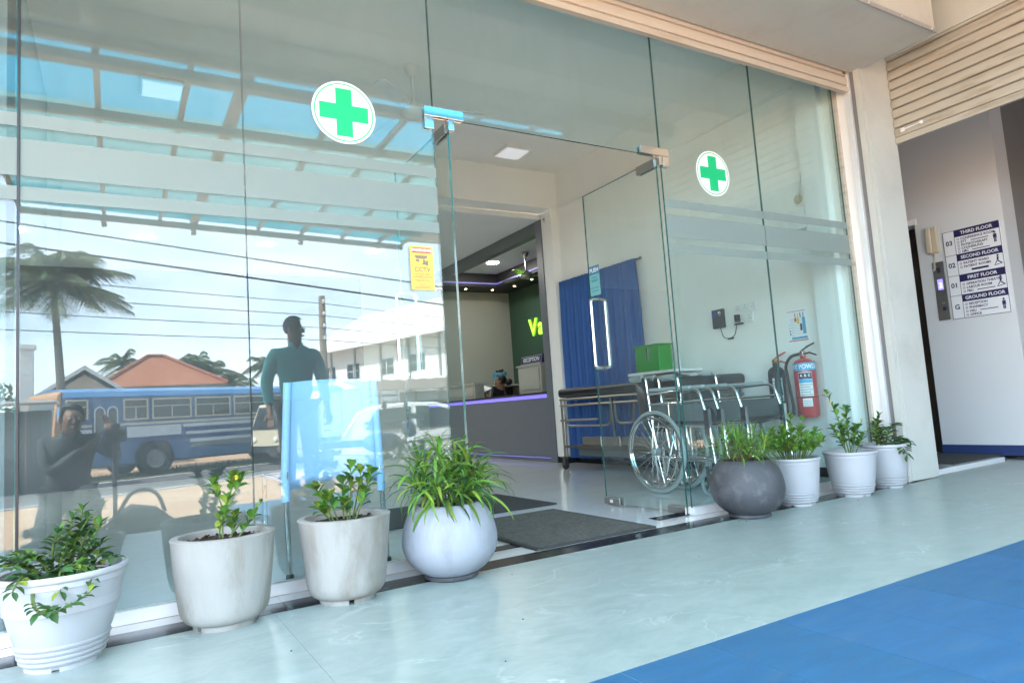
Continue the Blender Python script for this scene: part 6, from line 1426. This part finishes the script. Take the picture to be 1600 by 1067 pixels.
for k in range(5):
    x0 = -4.2 + .56*k; b = MB(); vs = []
    for i in range(13): u = i/12; vs += [(x0+.55*u,-18.2+.35*(x0+.55*u+4.2)*.3+.02*math.sin(u*6*PI),GZ),(x0+.55*u,-18.2+.35*(x0+.55*u+4.2)*.3+.02*math.sin(u*6*PI),1.45)]
    b.add(vs,[(i*2,(i+1)*2,(i+1)*2+1,i*2+1) for i in range(12)]); o = b.build('sheet_panel', M['fence_grey'], t, org=f_o, smooth=True, sharp=180); o.modifiers.new('s','SOLIDIFY').thickness=.006
MB().box(-4.3,-1.3,-18.6,-17.2,1.62,1.68).build('lean_roof', M['bldg_roof'], t, org=f_o)

# long pale building on the right, facade running away from the road
P0, P1 = Vector((17.2,-28.6,GZ)), Vector((12.2,-45,GZ)); fd = (P1-P0).normalized(); fn_ = Vector((fd.y,-fd.x,0)); fn_ = fn_ if fn_.x > 0 else -fn_; FL = (P1-P0).length
bl = thing('long_building', 'long pale two storey building with a white metal roof across the street', 'building', P0)
FM = Matrix(((fd.x,fn_.x,0,0),(fd.y,fn_.y,0,0),(0,0,1,0),(0,0,0,1)))   # local: a along the facade, b into the building
def lb(a0,a1,b0,b1,z0,z1): return MB().box(a0,a1,b0,b1,z0,z1,M4=FM)
lb(0,FL,0,9,0,5.95).build('wall', M['bldg'], bl)
MB().prism([(-.9,5.96),(9.5,5.96),(4.5,9.0),(4.2,9.0)],'x',-.3,FL+.3,M4=FM).build('roof', M['bldg_roof'], bl)
lb(-.3,FL+.3,-.95,-.901,5.80,6.02).build('fascia', M['bldg_roof'], bl)
for k in range(6): lb(1+2.8*k,1.18+2.8*k,-.06,-.001,.1,5.9).build('downpipe', M['fence_grey'], bl)
for a in (1.6, 5.2, 8.2, 11.8, 14.6):
    w = MB().box(a,a+1.5,-.03,-.001,3.85,4.95,M4=FM).build('window', M['bus_white'], bl)
    for k in (0,1):
        for j in (0,1): lb(a+.06+.72*k,a+.70+.72*k,-.036,-.031,3.91+.52*j,4.39+.5*j).build('pane', M['car_glass'], w)
lb(0,FL,-.9,-.02,3.25,3.35).build('ledge', M['bldg'], bl)
tb = thing('tower_block', 'taller pale block with balcony rails at the near end of the long building', 'building', P0 + Vector((1.0,2.0,0)))
tb_o = Vector((18.2,-26.6,GZ))
MB().box(-1.2,7,-7,0,0,8.6).build('wall', M['bldg'], tb); MB().box(-1.7,7.3,-7.3,.5,8.601,8.9).build('roof_slab', M['bldg'], tb)
for k in range(2):
    w = MB().box(-1.24,-1.201,-5.2,-3.8,1.6+3.0*k+1.4,3.2+3.0*k+1.4).build('window', M['bus_white'], tb); MB().box(-1.25,-1.241,-5.1,-3.9,1.7+3.0*k+1.4,3.1+3.0*k+1.4).build('pane', M['car_glass'], w)
    w = MB().box(.6,2.2,.001,.04,1.6+3.0*k+1.4,3.2+3.0*k+1.4).build('window', M['bus_white'], tb); MB().box(.7,2.1,.041,.05,1.7+3.0*k+1.4,3.1+3.0*k+1.4).build('pane', M['car_glass'], w)
q = MB()
for k in range(5): q.tube([(-2.0,.5-1.5*k,3.2),(-2.0,.5-1.5*k,4.1)],.03,6)
q.tube([(-2.0,.5,4.1),(-2.0,-5.5,4.1)],.03,6); q.tube([(-2.0,.5,3.65),(-2.0,-5.5,3.65)],.02,6); q.build('balcony_rail', M['fence_grey'], tb); MB().box(-2.1,-1.201,-5.6,.6,3.05,3.2).build('balcony', M['bldg'], tb)
sd_ = thing('roadside_shed', 'roadside shop shed with a rusty corrugated roof before the pale building', 'shed', (12.0,-24.5,GZ)); s_o = (12.0,-24.5,GZ)
b = MB(); vs = []
for i in range(81): u = i/80; vs += [(8.6+8.0*u,-23.0,1.75+.03*math.sin(u*80)),(8.6+8.0*u,-26.6,2.35+.03*math.sin(u*80))]
b.add(vs,[(i*2,(i+1)*2,(i+1)*2+1,i*2+1) for i in range(80)]); o = b.build('roof', M['rust'], sd_, org=s_o); o.modifiers.new('s','SOLIDIFY').thickness=.02
MB().box(8.9,16.3,-26.4,-24.2,GZ,1.7).build('wall', M['bus_white'], sd_, org=s_o)
for k in range(4): MB().box(9.1+1.85*k,10.7+1.85*k,-24.19,-24.15,GZ+.1,1.3).build('shop_front', M['fence_grey'] if k%2 else M['house_dark'], sd_, org=s_o)
for k in range(5): MB().tube([(8.8+1.9*k,-23.2,GZ),(8.8+1.9*k,-23.2,1.74)],.05,8).build('post', M['pole'], sd_, org=s_o)

# ------------------------------------------------------------------ poles and lines
def upole(label, x, y, hgt):
    t = thing('utility_pole', label, 'utility pole', (x,y,GZ), 0, 'utility poles along the road')
    MB().tube([(0,0,0),(.04,0,hgt)],[.16,.11],12).build('pole', M['pole'], t, smooth=True)
    for k in range(4):
        q = MB(); q.tube([(.03,-.14,hgt-.25-.42*k),(.03,.28,hgt-.25-.42*k)],.02,6); q.lathe([(0,0),(.04,.01),(.045,.06),(.02,.1),(0,.1)],10,M4=Matrix.Translation((.03,.26,hgt-.25-.42*k))); q.build('insulator', M['label_white'], t, smooth=True)
    return t
upole('weathered timber utility pole left of the long pale building', 6.15, -20.2, 5.6)
upole('timber utility pole far down the road to the left', -34.0, -2.5 , 6.2)
upole('timber utility pole far along the road to the right', 46.0, -36.0, 6.2)
def line(label, a, b, sag, r=.014):
    a, b = Vector(a), Vector(b); pts = [a.lerp(b,i/24) - Vector((0,0,sag*4*(i/24)*(1-i/24))) for i in range(25)]
    o = MB().tube(pts, r, 5).build('power_line', M['wire'], org=a); tag(o, label, 'power line', 'overhead power lines'); return o
line('highest thin cable slanting across the sky', (-40,-13,9.9), (40,-13,1.9), .0, .008)
line('upper thick cable slanting across the sky', (-36,-13,8.65), (40,-13,-.3+.8), .0, .018)
line('lower thick cable slanting across the sky', (-36,-13,8.35), (40,-13,-.1), .0, .024)
for k, z in enumerate((5.0,4.58,4.16,3.74)):
    line('%s wire running left from the timber pole' % ('topmost','second highest','third highest','lowest')[k], (6.17,-19.95,z-.3), (-34,-2.4,z+.6), .5, .012)
    line('%s wire running right from the timber pole' % ('topmost','second highest','third highest','lowest')[k], (6.17,-19.95,z-.3), (46,-35.8,z+.6), .5, .012)
